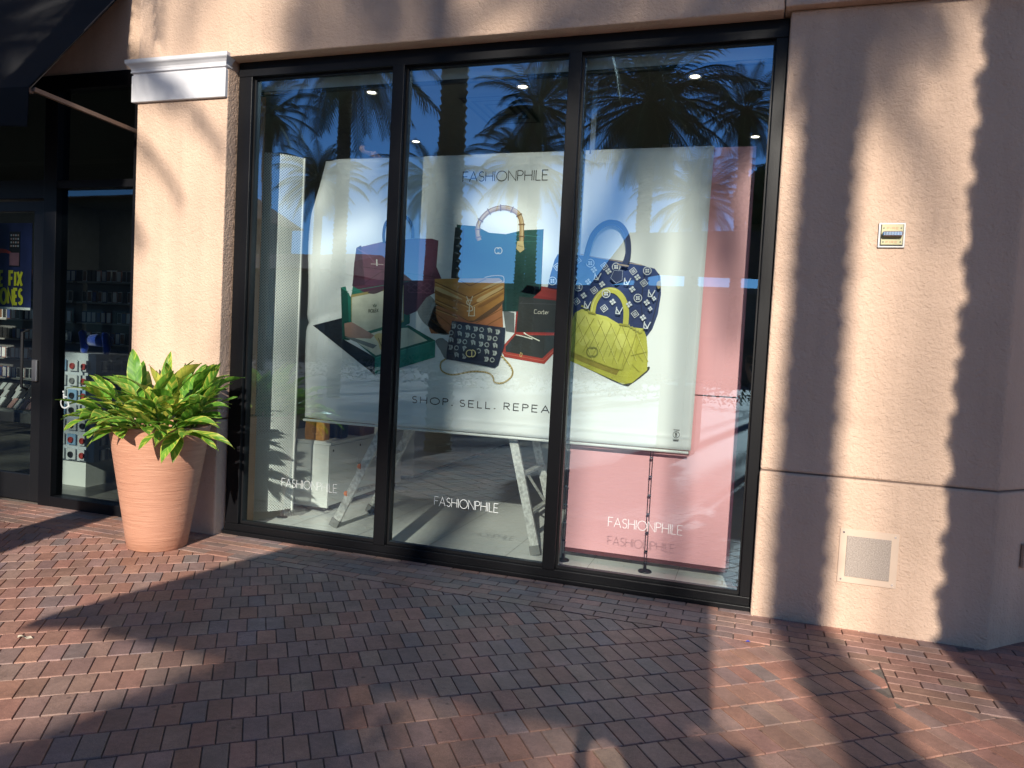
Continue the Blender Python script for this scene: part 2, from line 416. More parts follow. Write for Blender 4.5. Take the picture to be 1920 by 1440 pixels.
# fascia
box('fascia', STUCCO, -3.718, .050, -.17, .30, 3.478, 6.6, bld, bevel=.008)
box('fascia', STUCCO, .055, 9, -.18, 2.5, 3.492, 6.6, bld, bevel=.008)
box('fascia', STUCCO, -10.5, -4.553, -.03, .30, 3.50, 6.6, bld)
box('roof', mat('roofing', (.3, .3, .3), .9), -10.5, 9, .305, 9.2, 3.72, 3.9, bld)
# inner walls
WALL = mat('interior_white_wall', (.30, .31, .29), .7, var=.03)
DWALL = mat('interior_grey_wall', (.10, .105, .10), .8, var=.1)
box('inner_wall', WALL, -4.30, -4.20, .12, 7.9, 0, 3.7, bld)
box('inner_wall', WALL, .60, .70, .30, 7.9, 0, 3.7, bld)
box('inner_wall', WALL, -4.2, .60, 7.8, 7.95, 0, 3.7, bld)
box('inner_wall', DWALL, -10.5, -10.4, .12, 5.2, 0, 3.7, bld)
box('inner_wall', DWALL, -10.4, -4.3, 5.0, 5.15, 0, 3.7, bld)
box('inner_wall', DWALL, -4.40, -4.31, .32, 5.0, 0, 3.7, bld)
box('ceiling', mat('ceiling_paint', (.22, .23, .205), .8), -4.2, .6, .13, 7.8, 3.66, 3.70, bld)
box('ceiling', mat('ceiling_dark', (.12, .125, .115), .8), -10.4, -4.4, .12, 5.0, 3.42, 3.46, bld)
# sunlit soffit strip just behind the glass
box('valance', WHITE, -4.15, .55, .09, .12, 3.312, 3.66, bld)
box('valance_trim', BLACK, -4.15, .55, .086, .124, 3.290, 3.311, bld)
SF = mat('shop_tile', (.80, .81, .78), .24, var=.04, vscale=2)
fl = MB(); fl.box(-4.3, .6, .06, 7.8, -.10, .0)
# tile joints as real grooves: rows of tiles
tag(fl.build('shop_floor', [SF]), kind='structure')
jm = MB()
for i in range(8):
    x = -4.0+i*.6; jm.add([(x, .06, .0015), (x+.004, .06, .0015), (x+.004, 7.8, .0015), (x, 7.8, .0015)], [(0, 1, 2, 3)])
tag(jm.build('shop_floor_joints', [mat('tile_joint', (.3, .3, .29), .8)]), kind='structure')
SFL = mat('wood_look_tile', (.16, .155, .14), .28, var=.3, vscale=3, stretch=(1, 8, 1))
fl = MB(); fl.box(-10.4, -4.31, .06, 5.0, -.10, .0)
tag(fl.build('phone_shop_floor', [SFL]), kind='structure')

# ------------------------------------------------------------------ the big window
GX = [(-3.586, -2.445), (-2.358, -1.213), (-1.132, .018)]; GZ0, GZ1 = .09, 3.374
win = MB()
win.box(-3.70, .086, -.055, .06, GZ1, 3.478)                 # head
win.box(-3.70, .086, -.055, .06, -.01, GZ0-.012)             # sill
win.box(-3.70, .086, -.085, -.056, -.01, .030)                # sill step
win.box(-3.70, GX[0][0], -.054, .059, GZ0-.011, GZ1-.001); win.box(GX[2][1], .086, -.054, .059, GZ0-.011, GZ1-.001)
for a, b in ((GX[0][1], GX[1][0]), (GX[1][1], GX[2][0])): win.box(a, b, -.066, .059, GZ0-.013, GZ1+.002)
wino = win.build('storefront_window', FRAME, bld, bevel=.003)
for (a, b) in GX:
    st = MB(); t = .013
    st.box(a, a+t, -.02, .02, GZ0-.01, GZ1); st.box(b-t, b, -.02, .02, GZ0-.01, GZ1)
    st.box(a+t, b-t, -.02, .02, GZ0-.011, GZ0+t-.004); st.box(a+t, b-t, -.02, .02, GZ1-t, GZ1+.001)
    st.build('glazing_bead', FRAMEL, wino)
    gp = MB(); gp.add([(a+t-.003, 0, GZ0), (b-t+.003, 0, GZ0), (b-t+.003, 0, GZ1-.01), (a+t-.003, 0, GZ1-.01)], [(0, 1, 2, 3)])
    gp.build('glass_pane', GLASS, wino)
for cx in (-3.016, -1.786, -.575):
    mb = MB(); letter(mb, 'FASHIONPHILE', cx-.232, .392, .060, .0033, -.003, sp=.15, total=.464)
    mb.build('vinyl_lettering', VINYLW, wino)
box('floor_track', mat('galvanised_track', (.35, .36, .36), .4, .8), -3.68, .08, -.052, .055, -.012, .004, wino)

# ------------------------------------------------------------------ left storefront with door
lf = MB()
lf.box(-9.2, -4.56, -.05, .06, 3.385, 3.50); lf.box(-5.43, -4.56, -.05, .06, 2.600, 2.662); lf.box(-5.43, -4.56, -.06, .07, -.01, .085)
lf.box(-5.565, -5.43, -.055, .06, -.01, 3.386); lf.box(-4.66, -4.55, -.049, .059, .0, 3.384)
lf.box(-6.72, -5.566, -.05, .06, 2.520, 2.672); lf.box(-6.86, -6.72, -.055, .06, -.01, 3.386)
lf.box(-9.2, -6.86, -.05, .06, 2.60, 2.66); lf.box(-9.2, -6.86, -.05, .06, -.01, .085); lf.box(-8.1, -7.98, -.055, .061, 0, 3.384); lf.box(-9.3, -9.2, -.055, .061, 0, 3.5)
lfo = lf.build('storefront_frame', FRAME, bld, bevel=.003)
for (a, b, z0, z1) in ((-5.43, -4.66, .085, 2.60), (-5.43, -4.66, 2.662, 3.385), (-6.72, -5.565, 2.672, 3.385), (-7.98, -6.86, .085, 2.6), (-7.98, -6.86, 2.66, 3.385), (-9.2, -8.1, .085, 2.6), (-9.2, -8.1, 2.66, 3.385)):
    MB().add([(a, 0, z0), (b, 0, z0), (b, 0, z1), (a, 0, z1)], [(0, 1, 2, 3)]).build('glass_pane', GLASSL, lfo)
door = MB(); door.box(-5.690, -5.580, -.03, .03, .012, 2.505); door.box(-6.715, -6.60, -.03, .03, .012, 2.505); door.box(-6.60, -5.69, -.029, .029, 2.42, 2.504); door.box(-6.60, -5.69, -.029, .029, .013, .23)
dro = door.build('door', FRAMEL, bld, bevel=.003)
MB().add([(-6.60, 0, .23), (-5.69, 0, .23), (-5.69, 0, 2.42), (-6.60, 0, 2.42)], [(0, 1, 2, 3)]).build('door_glass', GLASSL, dro)
MB().box(-5.665, -5.610, -.055, -.03, 1.02, 1.20, bev=.006).build('door_lock', mat('satin_steel', (.4, .4, .4), .3, .9), dro)
for z in (.9, 1.45): pass
MB().tube([(-5.73, -.03, .95), (-5.73, -.085, .97), (-5.73, -.085, 1.42), (-5.73, -.03, 1.44)], .012, 8).build('door_handle', BLACK, dro)
# accessibility pictogram on the side light
mb = MB(); p = at(121, 750, 1, 0); cx, cz = p.x, p.z; s = .105
def rp(L_, w_=.010, cl=False): mb.ribbon([(cx+a*s, cz+b*s) for a, b in L_], w_, -.003, 0, cl)
mb.lathe([(.0001, 0), (.009, 0)], 14, (cx-.012, 0, cz+.068))
mb.v[-28:] = [(x, -.003, cz+.068+(y-0)) for x, y, z in mb.v[-28:]]
rp([(-.08, .5), (-.05, .0), (.32, .0), (.5, -.5)], .013); rp([(-.02, .28), (.28, .26)], .009); rp(arc(.05, -.22, .40, .40, 150, 330, 14), .012)
mb.build('accessibility_sticker', VINYLW, lfo)

# fabric awning over the left door
AW = mat('charcoal_canvas', (.013, .013, .014), .95, var=.12, vscale=3, bump=.0006, bscale=400, spec=.15)
aw = thing('awning', 'charcoal canvas awning on a steel arm above the phone shop door', 'awning')
q = MB(); X0, X1 = -9.2, -4.72; N = 14
prof = [(-.05, 4.16), (-.30, 3.83), (-.60, 3.445), (-.885, 3.085), (-.895, 2.83)]
P = []
for k in range(2):
    for (y, z) in prof:
        for i in range(N+1):
            x = X0+(X1-X0)*i/N; dz = .012*math.sin(i*2.1)*(1 if z < 2.9 else .4)
            P.append((x, y+(.006*k), z+dz-.006*k))
F = []
n1 = N+1
for k in range(2):
    o_ = k*len(prof)*n1
    for a in range(len(prof)-1):
        for i in range(N): f = (o_+a*n1+i, o_+a*n1+i+1, o_+(a+1)*n1+i+1, o_+(a+1)*n1+i); F.append(f if k else f[::-1])
q.add(P, F); q.build('canopy_cloth', AW, aw)
MB().beam((X1-.012, -.06, 4.135), (X1-.012, -.875, 3.07), .010, .010, up=Vector((1, 0, 0))).build('side_bar', BLACK, aw)
st = mat('bronze_steel', (.16, .11, .085), .45, .3)
MB().beam((X1+.012, -.86, 3.07), (-4.585, -.0, 3.0), .028, .028, up=Vector((1, 0, 0))).build('support_arm', st, aw)
MB().beam((X0, -.865, 3.06), (X1, -.865, 3.06), .03, .03).build('front_bar', st, aw)
# ------------------------------------------------------------------ banner with its printed picture
YB = .40
ban = MB(); LE = [(609, 284), (596, 340), (584, 400), (576, 480), (572, 560), (569, 640), (566, 715), (563, 786)]
lw = [at(a, b, 1, YB) for a, b in LE]
Z1, Z0, XR1, XR0 = 2.885, .868, -.322, -.352
def leftx(z):
    zs = [p.z for p in lw]; 
    for i in range(len(lw)-1):
        if zs[i+1] <= z <= zs[i]: t = (zs[i]-z)/(zs[i]-zs[i+1]); return lw[i].x+(lw[i+1].x-lw[i].x)*t
    return lw[0].x if z > zs[0] else lw[-1].x
NX, NZ = 90, 64
def ripple(x, z):
    m = max(0, min(1, (-2.93-x)/.25)); m2 = max(0, min(1, (x+.62)/.12)); mb_ = max(0, min(1, (1.02-z)/.1)); mt = max(0, min(1, (z-2.70)/.12))
    y = m*(.020*math.sin(x*17+z*2.2)+.014*math.sin(z*6.5+x*5)+.03*max(0, min(1, (-3.12-x)/.25)))
    y += m2*.004*math.sin(z*9) + .004*mb_*math.sin(x*11) + .003*mt*math.sin(x*8)
    y += m*.03*math.exp(-((z-1.72-.35*(x+3.1))/.03)**2)   # crease
    if abs(z-.955) < .02: y -= .0035*(1-abs(z-.955)/.02)
    if abs(z-2.80) < .02: y -= .003*(1-abs(z-2.80)/.02)
    return y
vs = []; fs = []
zl = sorted(set([Z0+(Z1-Z0)*j/NZ for j in range(NZ+1)]+[.935, .945, .955, .965, .975, 2.78, 2.79, 2.80, 2.81, 2.82]))
for z in zl:
    xl = leftx(z); xr = XR0+(XR1-XR0)*(z-Z0)/(Z1-Z0)
    for i in range(NX+1): x = xl+(xr-xl)*i/NX; vs.append((x, YB+ripple(x, z), z+.012*(x+1.5)/3))
for j in range(len(zl)-1):
    for i in range(NX): a = j*(NX+1)+i; fs.append((a, a+1, a+NX+2, a+NX+1))
ban.add(vs, fs)
BM = mat('banner_vinyl', (.87, .885, .875), .42, var=.02, vscale=2, spec=.4)
n = BM.node_tree; bb = n.nodes['Principled BSDF']   # thin cloth: lets some light through
bb.inputs['Subsurface Weight'].default_value = 0
banner = tag(ban.build('banner', BM, smooth=True), 'wide white hanging banner printed with handbags and jewellery boxes behind the window', 'banner')
sd = banner.modifiers.new('thickness', 'SOLIDIFY'); sd.thickness = .0012; sd.offset = 1
MB().tube([(-.365, YB+.004, .857), (-3.36, YB+.02, .845)], .010, 8).build('bottom_rod', WHITE, banner)
CM = {}
def pm(c):
    k = tuple(round(x, 3) for x in c)
    if k not in CM: CM[k] = mat('print_ink_%d' % len(CM), k, .45, var=.10, vscale=14, spec=.4)
    return CM[k]
class Art:
    def __init__(s, ox, oy, sc_): s.o = (ox, oy, sc_); s.mb = MB(); s.ms = []; s.k = 0
    def mi(s, c):
        m_ = pm(c)
        if m_ not in s.ms: s.ms.append(m_)
        return s.ms.index(m_)
    def w(s, p, y=YB): q = at(s.o[0]+p[0]/s.o[2], s.o[1]+p[1]/s.o[2], 1, y); return (q.x, q.z)
    def y(s): s.k += 1; return YB-.003-.00025*s.k
    def poly(s, pts, c):
        y = s.y(); s.mb.add([(a, y, b) for a, b in (s.w(p) for p in pts)], [tuple(range(len(pts)))], s.mi(c))
    def line(s, pts, wpx, c, closed=False):
        y = s.y(); s.mb.ribbon([s.w(p) for p in pts], wpx/s.o[2]*.00365, y, s.mi(c), closed)
    def curve(s, pts, wpx, c, n=6, closed=False):
        P = [Vector(p) for p in pts]; o = []
        m_ = len(P)
        for i in range(m_ if closed else m_-1):
            p0, p1, p2, p3 = (P[(i-1) % m_] if closed or i > 0 else P[i]), P[i], P[(i+1) % m_], (P[(i+2) % m_] if closed or i < m_-2 else P[(i+1) % m_])
            for t in range(n):
                t /= n; o.append(tuple(.5*((2*p1)+(p2-p0)*t+(2*p0-5*p1+4*p2-p3)*t*t+(3*p1-p0-3*p2+p3)*t**3)))
        if not closed: o.append(tuple(P[-1]))
        if wpx: s.line(o, wpx, c, closed)
        return o
    def blob(s, pts, c, n=5): s.poly(s.curve(pts, 0, c, n, True), c)
    def grad(s, pts, c0, c1, horiz=False, n=9):
        """printed tonal gradient as bands clipped to the outline"""
        W = [s.w(p) for p in pts]; k = 0 if horiz else 1; lo = min(p[k] for p in W); hi = max(p[k] for p in W); y = s.y()
        for i in range(n):
            a, b = lo+(hi-lo)*i/n, lo+(hi-lo)*(i+1)/n
            q = clip(W, 1, 0, b) if horiz else clip(W, 0, 1, b); q = clip(q, -1, 0, -a) if horiz else clip(q, 0, -1, -a)
            if len(q) > 2: t = (i+.5)/n; s.mb.add([(u, y, v_) for u, v_ in q], [tuple(range(len(q)))], s.mi(tuple(c0[j]*(1-t)+c1[j]*t for j in range(3))))
    def done(s, name, label=None):
        o = s.mb.build(name, s.ms, banner)
        if label: o['label'] = label
        return o
GOLD = (.62, .46, .17); DG = (.01, .13, .09); MG = (.02, .22, .15); CREAM = (.72, .71, .55)
# soft printed shadows on the white sweep + purple bag + green watch box (photo detail at 4x)
A = Art(560, 360, 4)
A.blob([(880, 800), (960, 765), (1030, 830), (1040, 960), (1120, 1060), (1060, 1065), (960, 1000), (900, 920)], (.30, .31, .30))
A.blob([(1035, 1110), (1090, 1100), (1130, 1180), (1110, 1260), (1060, 1180)], (.24, .26, .26))
PU = (.11, .030, .065)
A.grad([(434, 420), (640, 372), (860, 350), (1000, 350), (1050, 365), (1035, 560), (1072, 650), (1025, 655), (1018, 760), (960, 790), (885, 895), (815, 925), (395, 700), (415, 560)], (.09, .025, .055), (.17, .05, .09))
A.poly([(434, 420), (470, 400), (500, 700), (398, 705)], (.06, .016, .035))
A.line([(440, 425), (520, 470), (580, 540), (690, 560)], 7, (.24, .09, .14))
A.line([(470, 560), (1030, 640)], 5, (.06, .012, .03)); A.line([(500, 680), (620, 600), (690, 600)], 6, (.06, .012, .03))
for i in range(3):
    for j in range(2):
        x, y = 845+i*60, 675+j*42+i*3; A.line([(x, y), (x+28, y+20), (x, y+40), (x-28, y+20)], 4, (.24, .09, .14), True)
A.line([(830, 655), (1018, 660), (1018, 760), (830, 752)], 5, (.24, .08, .13), True)
A.line([(588, 505), (590, 555)], 11, (.85, .83, .75)); A.line([(545, 540), (640, 545)], 6, (.6, .45, .4))
A.curve([(645, 385), (640, 320), (655, 240), (700, 195), (760, 182), (820, 200), (855, 270), (858, 350)], 26, (.035, .02, .035))
A.done('printed_handbag', 'purple handbag printed at the left of the banner')
A = Art(560, 360, 4)
A.poly([(110, 1000), (325, 945), (330, 1100), (575, 1240), (575, 1375), (110, 1002)], (.012, .016, .024))
A.grad([(318, 716), (640, 648), (835, 640), (835, 985), (640, 1075), (330, 1105)], DG, MG)
A.poly([(318, 716), (368, 748), (385, 1112), (330, 1105)], (.006, .08, .055)); A.line([(318, 716), (368, 746), (835, 668)], 4, (.05, .33, .24))
A.poly([(395, 770), (790, 700), (790, 970), (640, 1050), (580, 1040), (400, 1110)], (.42, .33, .12))
A.grad([(402, 790), (785, 715), (785, 960), (640, 1040), (400, 1095)], (.50, .50, .38), (.76, .76, .62))
A.blob([(520, 752), (570, 765), (640, 735), (600, 728)], (.10, .06, .07))
A.poly([(388, 1085), (640, 1010), (830, 1000), (1028, 1115), (575, 1245)], (.01, .15, .10))
A.poly([(402, 1102), (650, 1030), (820, 1018), (968, 1114), (582, 1226)], CREAM)
A.poly([(345, 985), (400, 975), (570, 1075), (545, 1100), (400, 1095), (350, 1080)], (.42, .24, .18)); A.poly([(345, 1085), (420, 1095), (590, 1150), (560, 1175), (420, 1120)], (.18, .2, .19))
A.grad([(575, 1245), (1028, 1115), (1024, 1240), (575, 1376)], (.01, .20, .15), (.03, .30, .22))
A.line([(578, 1245), (1027, 1117)], 4, (.08, .42, .32)); A.line([(576, 1248), (576, 1372)], 4, (.05, .35, .26))
A.blob([(570, 1080), (610, 1058), (655, 1085), (665, 1150), (640, 1178), (612, 1178), (600, 1130)], (.70, .56, .24))
A.line([(600, 1095), (625, 1160)], 10, (.25, .2, .08)); A.line([(640, 1080), (668, 1150)], 14, (.82, .8, .7))
A.line([(560, 845), (566, 862), (582, 862), (589, 845), (580, 856), (574, 840), (568, 856)], 5, (.10, .16, .10), True)
x, z = A.w((528, 905)); letter(A.mb, 'ROLEX', x, z, .024, .0052, A.y(), .16, total=.082, mi=A.mi((.10, .12, .08)), slope=.10)
A.done('printed_watch_box', 'green watch box printed at the left of the banner')
# teal bag with bamboo handle, tan flap bag, red jewel box, patterned wallet (detail at 3.789x)
S2 = 1061/280
A = Art(780, 360, S2)
A.poly([(620, 840), (700, 860), (700, 1000), (640, 990)], (.16, .17, .17))
A.grad([(292, 232), (430, 244), (520, 290), (640, 300), (760, 272), (908, 265), (890, 700), (720, 850), (615, 848), (610, 640), (250, 612)], (.008, .045, .038), (.012, .085, .07))
A.poly([(280, 250), (345, 260), (325, 615), (250, 612)], (.008, .02, .02)); A.line([(700, 300), (885, 320)], 4, (.05, .2, .17)); A.line([(700, 352), (880, 350)], 3, (.05, .2, .17))
A.line([(897, 270), (880, 690)], 6, (.02, .12, .10)); A.line([(640, 640), (640, 840)], 4, (.03, .14, .12))
hp = A.curve([(452, 345), (440, 290), (452, 215), (520, 140), (620, 112), (710, 140), (748, 200), (752, 300), (748, 390)], 36, (.36, .22, .10))
A.line(hp, 16, (.52, .36, .18)); A.line([(a+6, b-8) for a, b in hp], 5, (.70, .55, .34))
for i in range(3, len(hp)-2, 5):
    a, b = Vector(hp[i]), Vector(hp[i+1]); d = (b-a).normalized(); nn = Vector((-d.y, d.x)); A.line([tuple(a-nn*23), tuple(a+nn*23)], 8, (.20, .11, .05))
A.poly([(722, 350), (765, 350), (772, 410), (742, 432), (715, 405)], (.66, .52, .26)); A.line([(725, 380), (765, 392)], 5, (.35, .25, .1))
for sx in (-1, 1): A.line([(588+sx*9+17*math.cos(R(t))*1.0*sx, 418+22*math.sin(R(t))) for t in range(-150, 151, 25)], 6, (.75, .66, .42))
A.done('printed_handbag', 'teal handbag with a bamboo handle printed in the middle of the banner')
A = Art(780, 360, S2)
TN, TD = (.50, .22, .05), (.23, .09, .018)
A.grad([(132, 812), (200, 800), (400, 900), (612, 770), (620, 960), (240, 1012), (108, 1005), (84, 940)], (.40, .13, .045), (.56, .22, .08))
for L_ in ([(125, 850), (240, 940), (250, 960)], [(100, 900), (180, 960), (235, 1000)], [(612, 830), (430, 930)], [(615, 885), (500, 950)]): A.line(L_, 6, TD)
A.blob([(140, 800), (260, 850), (400, 925), (560, 850), (622, 780), (600, 770), (400, 880), (200, 790)], (.15, .07, .025))
A.grad([(135, 618), (590, 612), (630, 640), (626, 765), (415, 912), (375, 916), (136, 785)], (.42, .17, .03), (.60, .30, .07))
for k in range(4):
    o_ = k*62; A.line([(138, 640+o_), (385, 752+o_), (626, 628+o_*.9)] if k < 2 else [(140, 640+o_), (300, 730+o_*.85)], 7, TD)
    A.line([(140, 650+o_), (383, 764+o_), (622, 642+o_*.9)] if k < 2 else [(142, 650+o_), (300, 740+o_*.85)], 4, (.74, .46, .16))
A.line([(300, 622), (385, 668), (500, 618)], 5, TD)
for P_ in ([(150, 672), (260, 722), (330, 760), (300, 758), (150, 700)], [(440, 760), (540, 705), (615, 668), (612, 690), (540, 730), (450, 782)], [(470, 690), (560, 645), (610, 630), (600, 645), (520, 680)]): A.blob(P_, (.74, .50, .22)); 
for P_ in ([(150, 708), (300, 775), (350, 800), (300, 790), (150, 730)], [(450, 805), (600, 722), (612, 730), (470, 815)]): A.blob(P_, (.33, .14, .03))
GM = (.78, .72, .52)
A.line([(362, 742), (385, 800), (405, 740)], 7, GM); A.line([(385, 795), (378, 880)], 8, GM)
A.curve([(402, 772), (370, 770), (366, 795), (400, 815), (402, 842), (365, 846)], 7, GM); A.line([(372, 880), (418, 880), (418, 815)], 6, GM)
A.curve([(490, 608), (550, 596), (620, 600), (628, 640)], 7, (.6, .45, .32))
A.done('printed_handbag', 'tan chevron flap handbag printed in the middle of the banner')
A = Art(780, 360, S2); RD = (.36, .030, .025)
A.poly([(722, 730), (790, 655), (1022, 690), (1062, 700), (1062, 1000), (1010, 1010), (700, 1010)], RD); A.poly([(745, 712), (790, 662), (1060, 702), (1060, 772)], (.42, .045, .035))
A.grad([(735, 742), (1058, 778), (1056, 1000), (712, 995)], (.030, .030, .028), (.055, .058, .055)); A.line([(740, 790), (1056, 800)], 3, (.12, .12, .12))
A.poly([(600, 1115), (700, 1005), (1060, 1012), (1060, 1080), (990, 1135), (912, 1222), (630, 1172)], (.42, .05, .035))
A.poly([(636, 1100), (708, 1016), (1056, 1020), (1040, 1080), (985, 1100), (898, 1182), (640, 1135)], (.035, .037, .035))
A.line([(612, 1135), (640, 1150), (905, 1200), (988, 1120)], 4, (.62, .16, .1)); A.line([(712, 1015), (760, 1025), (830, 1045)], 7, (.82, .8, .7)); A.line([(765, 1000), (800, 1020), (880, 1058)], 7, (.85, .8, .66)); A.line([(770, 1000), (785, 1012)], 9, (.9, .88, .8))
A.line([(745, 1140), (757, 1150), (750, 1172), (738, 1162)], 4, GOLD, True)
for cv in ([(862, 838), (845, 838), (843, 862), (864, 862)], [(884, 848), (870, 850), (870, 864), (884, 862), (886, 850), (889, 866)], [(893, 868), (894, 852), (903, 850)], [(908, 838), (906, 866), (913, 866)], [(902, 848), (914, 846)], [(918, 850), (918, 868)], [(923, 862), (933, 856), (926, 850), (922, 866), (932, 868)], [(938, 868), (938, 854), (946, 852)]): A.curve(cv, 3.5, (.8, .72, .6), 4)
A.done('printed_jewellery_box', 'dark red jewellery box printed right of the middle of the banner')
A = Art(780, 360, S2)
A.blob([(140, 1065), (190, 1045), (235, 1080), (230, 1170), (215, 1180)], (.2, .21, .21))
A.curve([(215, 1185), (178, 1215), (185, 1270), (260, 1298), (400, 1276), (500, 1282), (545, 1310), (560, 1352), (620, 1355), (680, 1310), (680, 1250), (605, 1160)], 13, (.42, .30, .10))
cp = A.curve([(215, 1185), (178, 1215), (185, 1270), (260, 1298), (400, 1276), (500, 1282), (545, 1310), (560, 1352), (620, 1355), (680, 1310), (680, 1250), (605, 1160)], 0, GOLD, 10)
for i in range(0, len(cp)-1, 2): A.line([cp[i], cp[i+1]], 8, (.72, .58, .30))
A.poly([(262, 915), (640, 965), (632, 1090), (590, 1225), (565, 1248), (222, 1188), (225, 1130)], (.018, .022, .045))
LG = (.42, .44, .42); rnd = random.Random(5)
for j in range(5):
    for i in range(7):
        x, y = 258+i*52+j*-6, 935+j*50+i*7
        if (abs(x-400) < 45 and abs(y-1145) < 45) or x > 600 or x < 240 or y > 1185: continue
        t = (i+j) % 3
        if t == 0: A.poly([(x, y), (x+30, y+3), (x+34, y+20), (x+22, y+36), (x+2, y+34), (x+8, y+18)], LG)
        elif t == 1: A.line([(x+6+14*math.cos(R(q)), y+16+15*math.sin(R(q))) for q in range(0, 360, 45)], 7, LG, True)
        else: A.poly([(x-4, y), (x+14, y-6), (x+30, y+8), (x+28, y+34), (x+14, y+22), (x+4, y+34)], LG)
        A.line([(x+12, y+6), (x+18, y+24)], 4, (.03, .04, .07))
A.blob([(400, 1098), (446, 1120), (450, 1150), (420, 1182), (380, 1180), (352, 1150), (362, 1115)], (.012, .014, .03))
A.line([(392+24*math.cos(R(t)), 1147+24*math.sin(R(t))) for t in range(60, 301, 20)], 7, (.75, .62, .25)); A.line([(408, 1122), (408, 1172)], 7, (.75, .62, .25)); A.line([(408+26*math.cos(R(t)), 1147+25*math.sin(R(t))) for t in range(-85, 86, 17)], 7, (.75, .62, .25))
A.done('printed_wallet', 'dark patterned chain wallet printed low in the middle of the banner')
# blue monogram bag and yellow quilted bag (detail at 4.235x)
A = Art(1020, 400, 1101/260)
NB = (.018, .035, .12); WM = (.74, .76, .80)
A.grad([(30, 590), (45, 510), (85, 370), (110, 325), (300, 335), (430, 350), (700, 390), (880, 440), (925, 500), (930, 640), (905, 800), (860, 920), (815, 980), (700, 900), (180, 880), (120, 700), (35, 600)], (.018, .03, .10), (.022, .055, .22))
A.line([(800, 480), (770, 720), (800, 960)], 7, (.008, .014, .05)); A.line([(912, 480), (915, 640), (840, 940)], 9, (.008, .014, .05)); A.line([(290, 325), (420, 352), (780, 412)], 7, (.45, .36, .30))
def petal(x, y, r, box_=False, rot=0):
    for k in range(4):
        t = R(rot+k*90); c, s_ = math.cos(t), math.sin(t)
        A.poly([(x+c*2, y+s_*2), (x+c*r*.55-s_*r*.42, y+s_*r*.55+c*r*.42), (x+c*r, y+s_*r), (x+c*r*.55+s_*r*.42, y+s_*r*.55-c*r*.42)], WM)
def star(x, y, r): petal(x, y, r, rot=10)
def dia(x, y, r):
    A.line([(x+r*math.cos(R(8+k*45))*(1 if k % 2 == 0 else .72), y+r*math.sin(R(8+k*45))*(1 if k % 2 == 0 else .72)) for k in range(8)], 5, WM, True); petal(x, y, r*.55, rot=8)
def rnd_(x, y, r): A.line([(x+r*math.cos(R(t)), y+r*math.sin(R(t))) for t in range(0, 360, 24)], 6, WM, True); petal(x, y, r*.7, rot=45)
def lv(x, y, s_=1): A.line([(x-16*s_, y-30*s_), (x-22*s_, y+22*s_), (x+8*s_, y+26*s_), (x+10*s_, y+16*s_)], 7*s_, WM); A.line([(x-14*s_, y-14*s_), (x+6*s_, y+22*s_), (x+32*s_, y-26*s_)], 7*s_, WM)
for a in [(105, 425), (480, 420), (710, 460), (400, 612), (260, 700), (480, 755), (795, 555), (725, 800), (270, 375)]: dia(*a, 30)
for a in [(400, 450), (515, 462), (745, 510), (355, 545), (465, 565), (705, 605), (320, 655), (550, 705), (680, 725), (820, 710), (790, 830), (250, 520)]: star(*a, 27)
for a in [(75, 540), (280, 588), (750, 675), (825, 460), (500, 640), (375, 400), (580, 430)]: rnd_(*a, 31)
for a in [(430, 505), (665, 545), (350, 730), (600, 775), (855, 640), (820, 890)]: lv(*a)
for a in [(880, 680), (850, 760)]: star(*a, 20)
A.poly([(270, 400), (345, 430), (345, 480), (290, 520), (240, 480)], (.02, .05, .17)); A.poly([(560, 450), (640, 455), (635, 540), (580, 570), (530, 520)], (.015, .03, .11)); A.line([(565, 458), (633, 462), (628, 536), (582, 560), (538, 518)], 3, (.4, .45, .6), True)
A.curve([(335, 400), (360, 290), (400, 180), (470, 105), (545, 82), (620, 110), (668, 200), (675, 330), (640, 430)], 46, (.018, .035, .12))
A.curve([(350, 400), (378, 285), (420, 185), (480, 120), (545, 98), (610, 124), (652, 205), (658, 330)], 6, (.08, .13, .30))
A.line([(590, 410), (680, 425)], 12, (.40, .32, .28)); A.blob([(905, 550), (930, 540), (935, 580), (915, 605), (900, 580)], (.35, .26, .12))
A.done('printed_handbag', 'navy handbag with white symbols printed at the right of the banner')
A = Art(1020, 400, 1101/260)
YL, YD = (.58, .56, .075), (.36, .33, .04)
A.blob([(175, 1150), (400, 1260), (630, 1368), (700, 1352), (825, 1255), (820, 1220), (640, 1330)], (.05, .05, .04))
A.grad([(178, 1158), (195, 1000), (215, 880), (245, 790), (300, 760), (340, 765), (400, 795), (500, 820), (600, 880), (700, 905), (790, 915), (815, 985), (825, 1100), (820, 1245), (700, 1345), (630, 1358)], (.44, .42, .05), (.66, .64, .13))
for P_ in ([(260, 800), (320, 790), (380, 850), (330, 900), (260, 860)], [(420, 850), (500, 850), (560, 930), (500, 960), (440, 910)], [(250, 960), (310, 950), (360, 1020), (300, 1050)], [(560, 980), (640, 960), (650, 1050), (590, 1080)]): A.blob(P_, (.66, .64, .15))
A.poly([(735, 960), (790, 915), (815, 985), (825, 1100), (820, 1245), (700, 1345), (640, 1352), (700, 1200)], (.46, .44, .055))
A.grad([(185, 1090), (380, 1170), (600, 1245), (575, 1285), (400, 1220), (190, 1130)], (.26, .20, .03), (.40, .34, .05))
def inb(p, q, c=YD, w_=5): A.line([p, q], w_, c)
for k in range(6):
    x = 240+k*95; inb((x, 800+k*22), (x+150, 1180+k*8) if k < 4 else (x+110, 1130+k*10)); inb((x+5, 802+k*22), (x+154, 1178+k*8) if k < 4 else (x+114, 1128+k*10), (.74, .72, .22), 2.5)
for k in range(6): inb((215+k*75, 985+k*38), (330+k*70, 810+k*22)); inb((230+k*78, 1075+k*30), (300+k*70, 975+k*24), YD, 4)
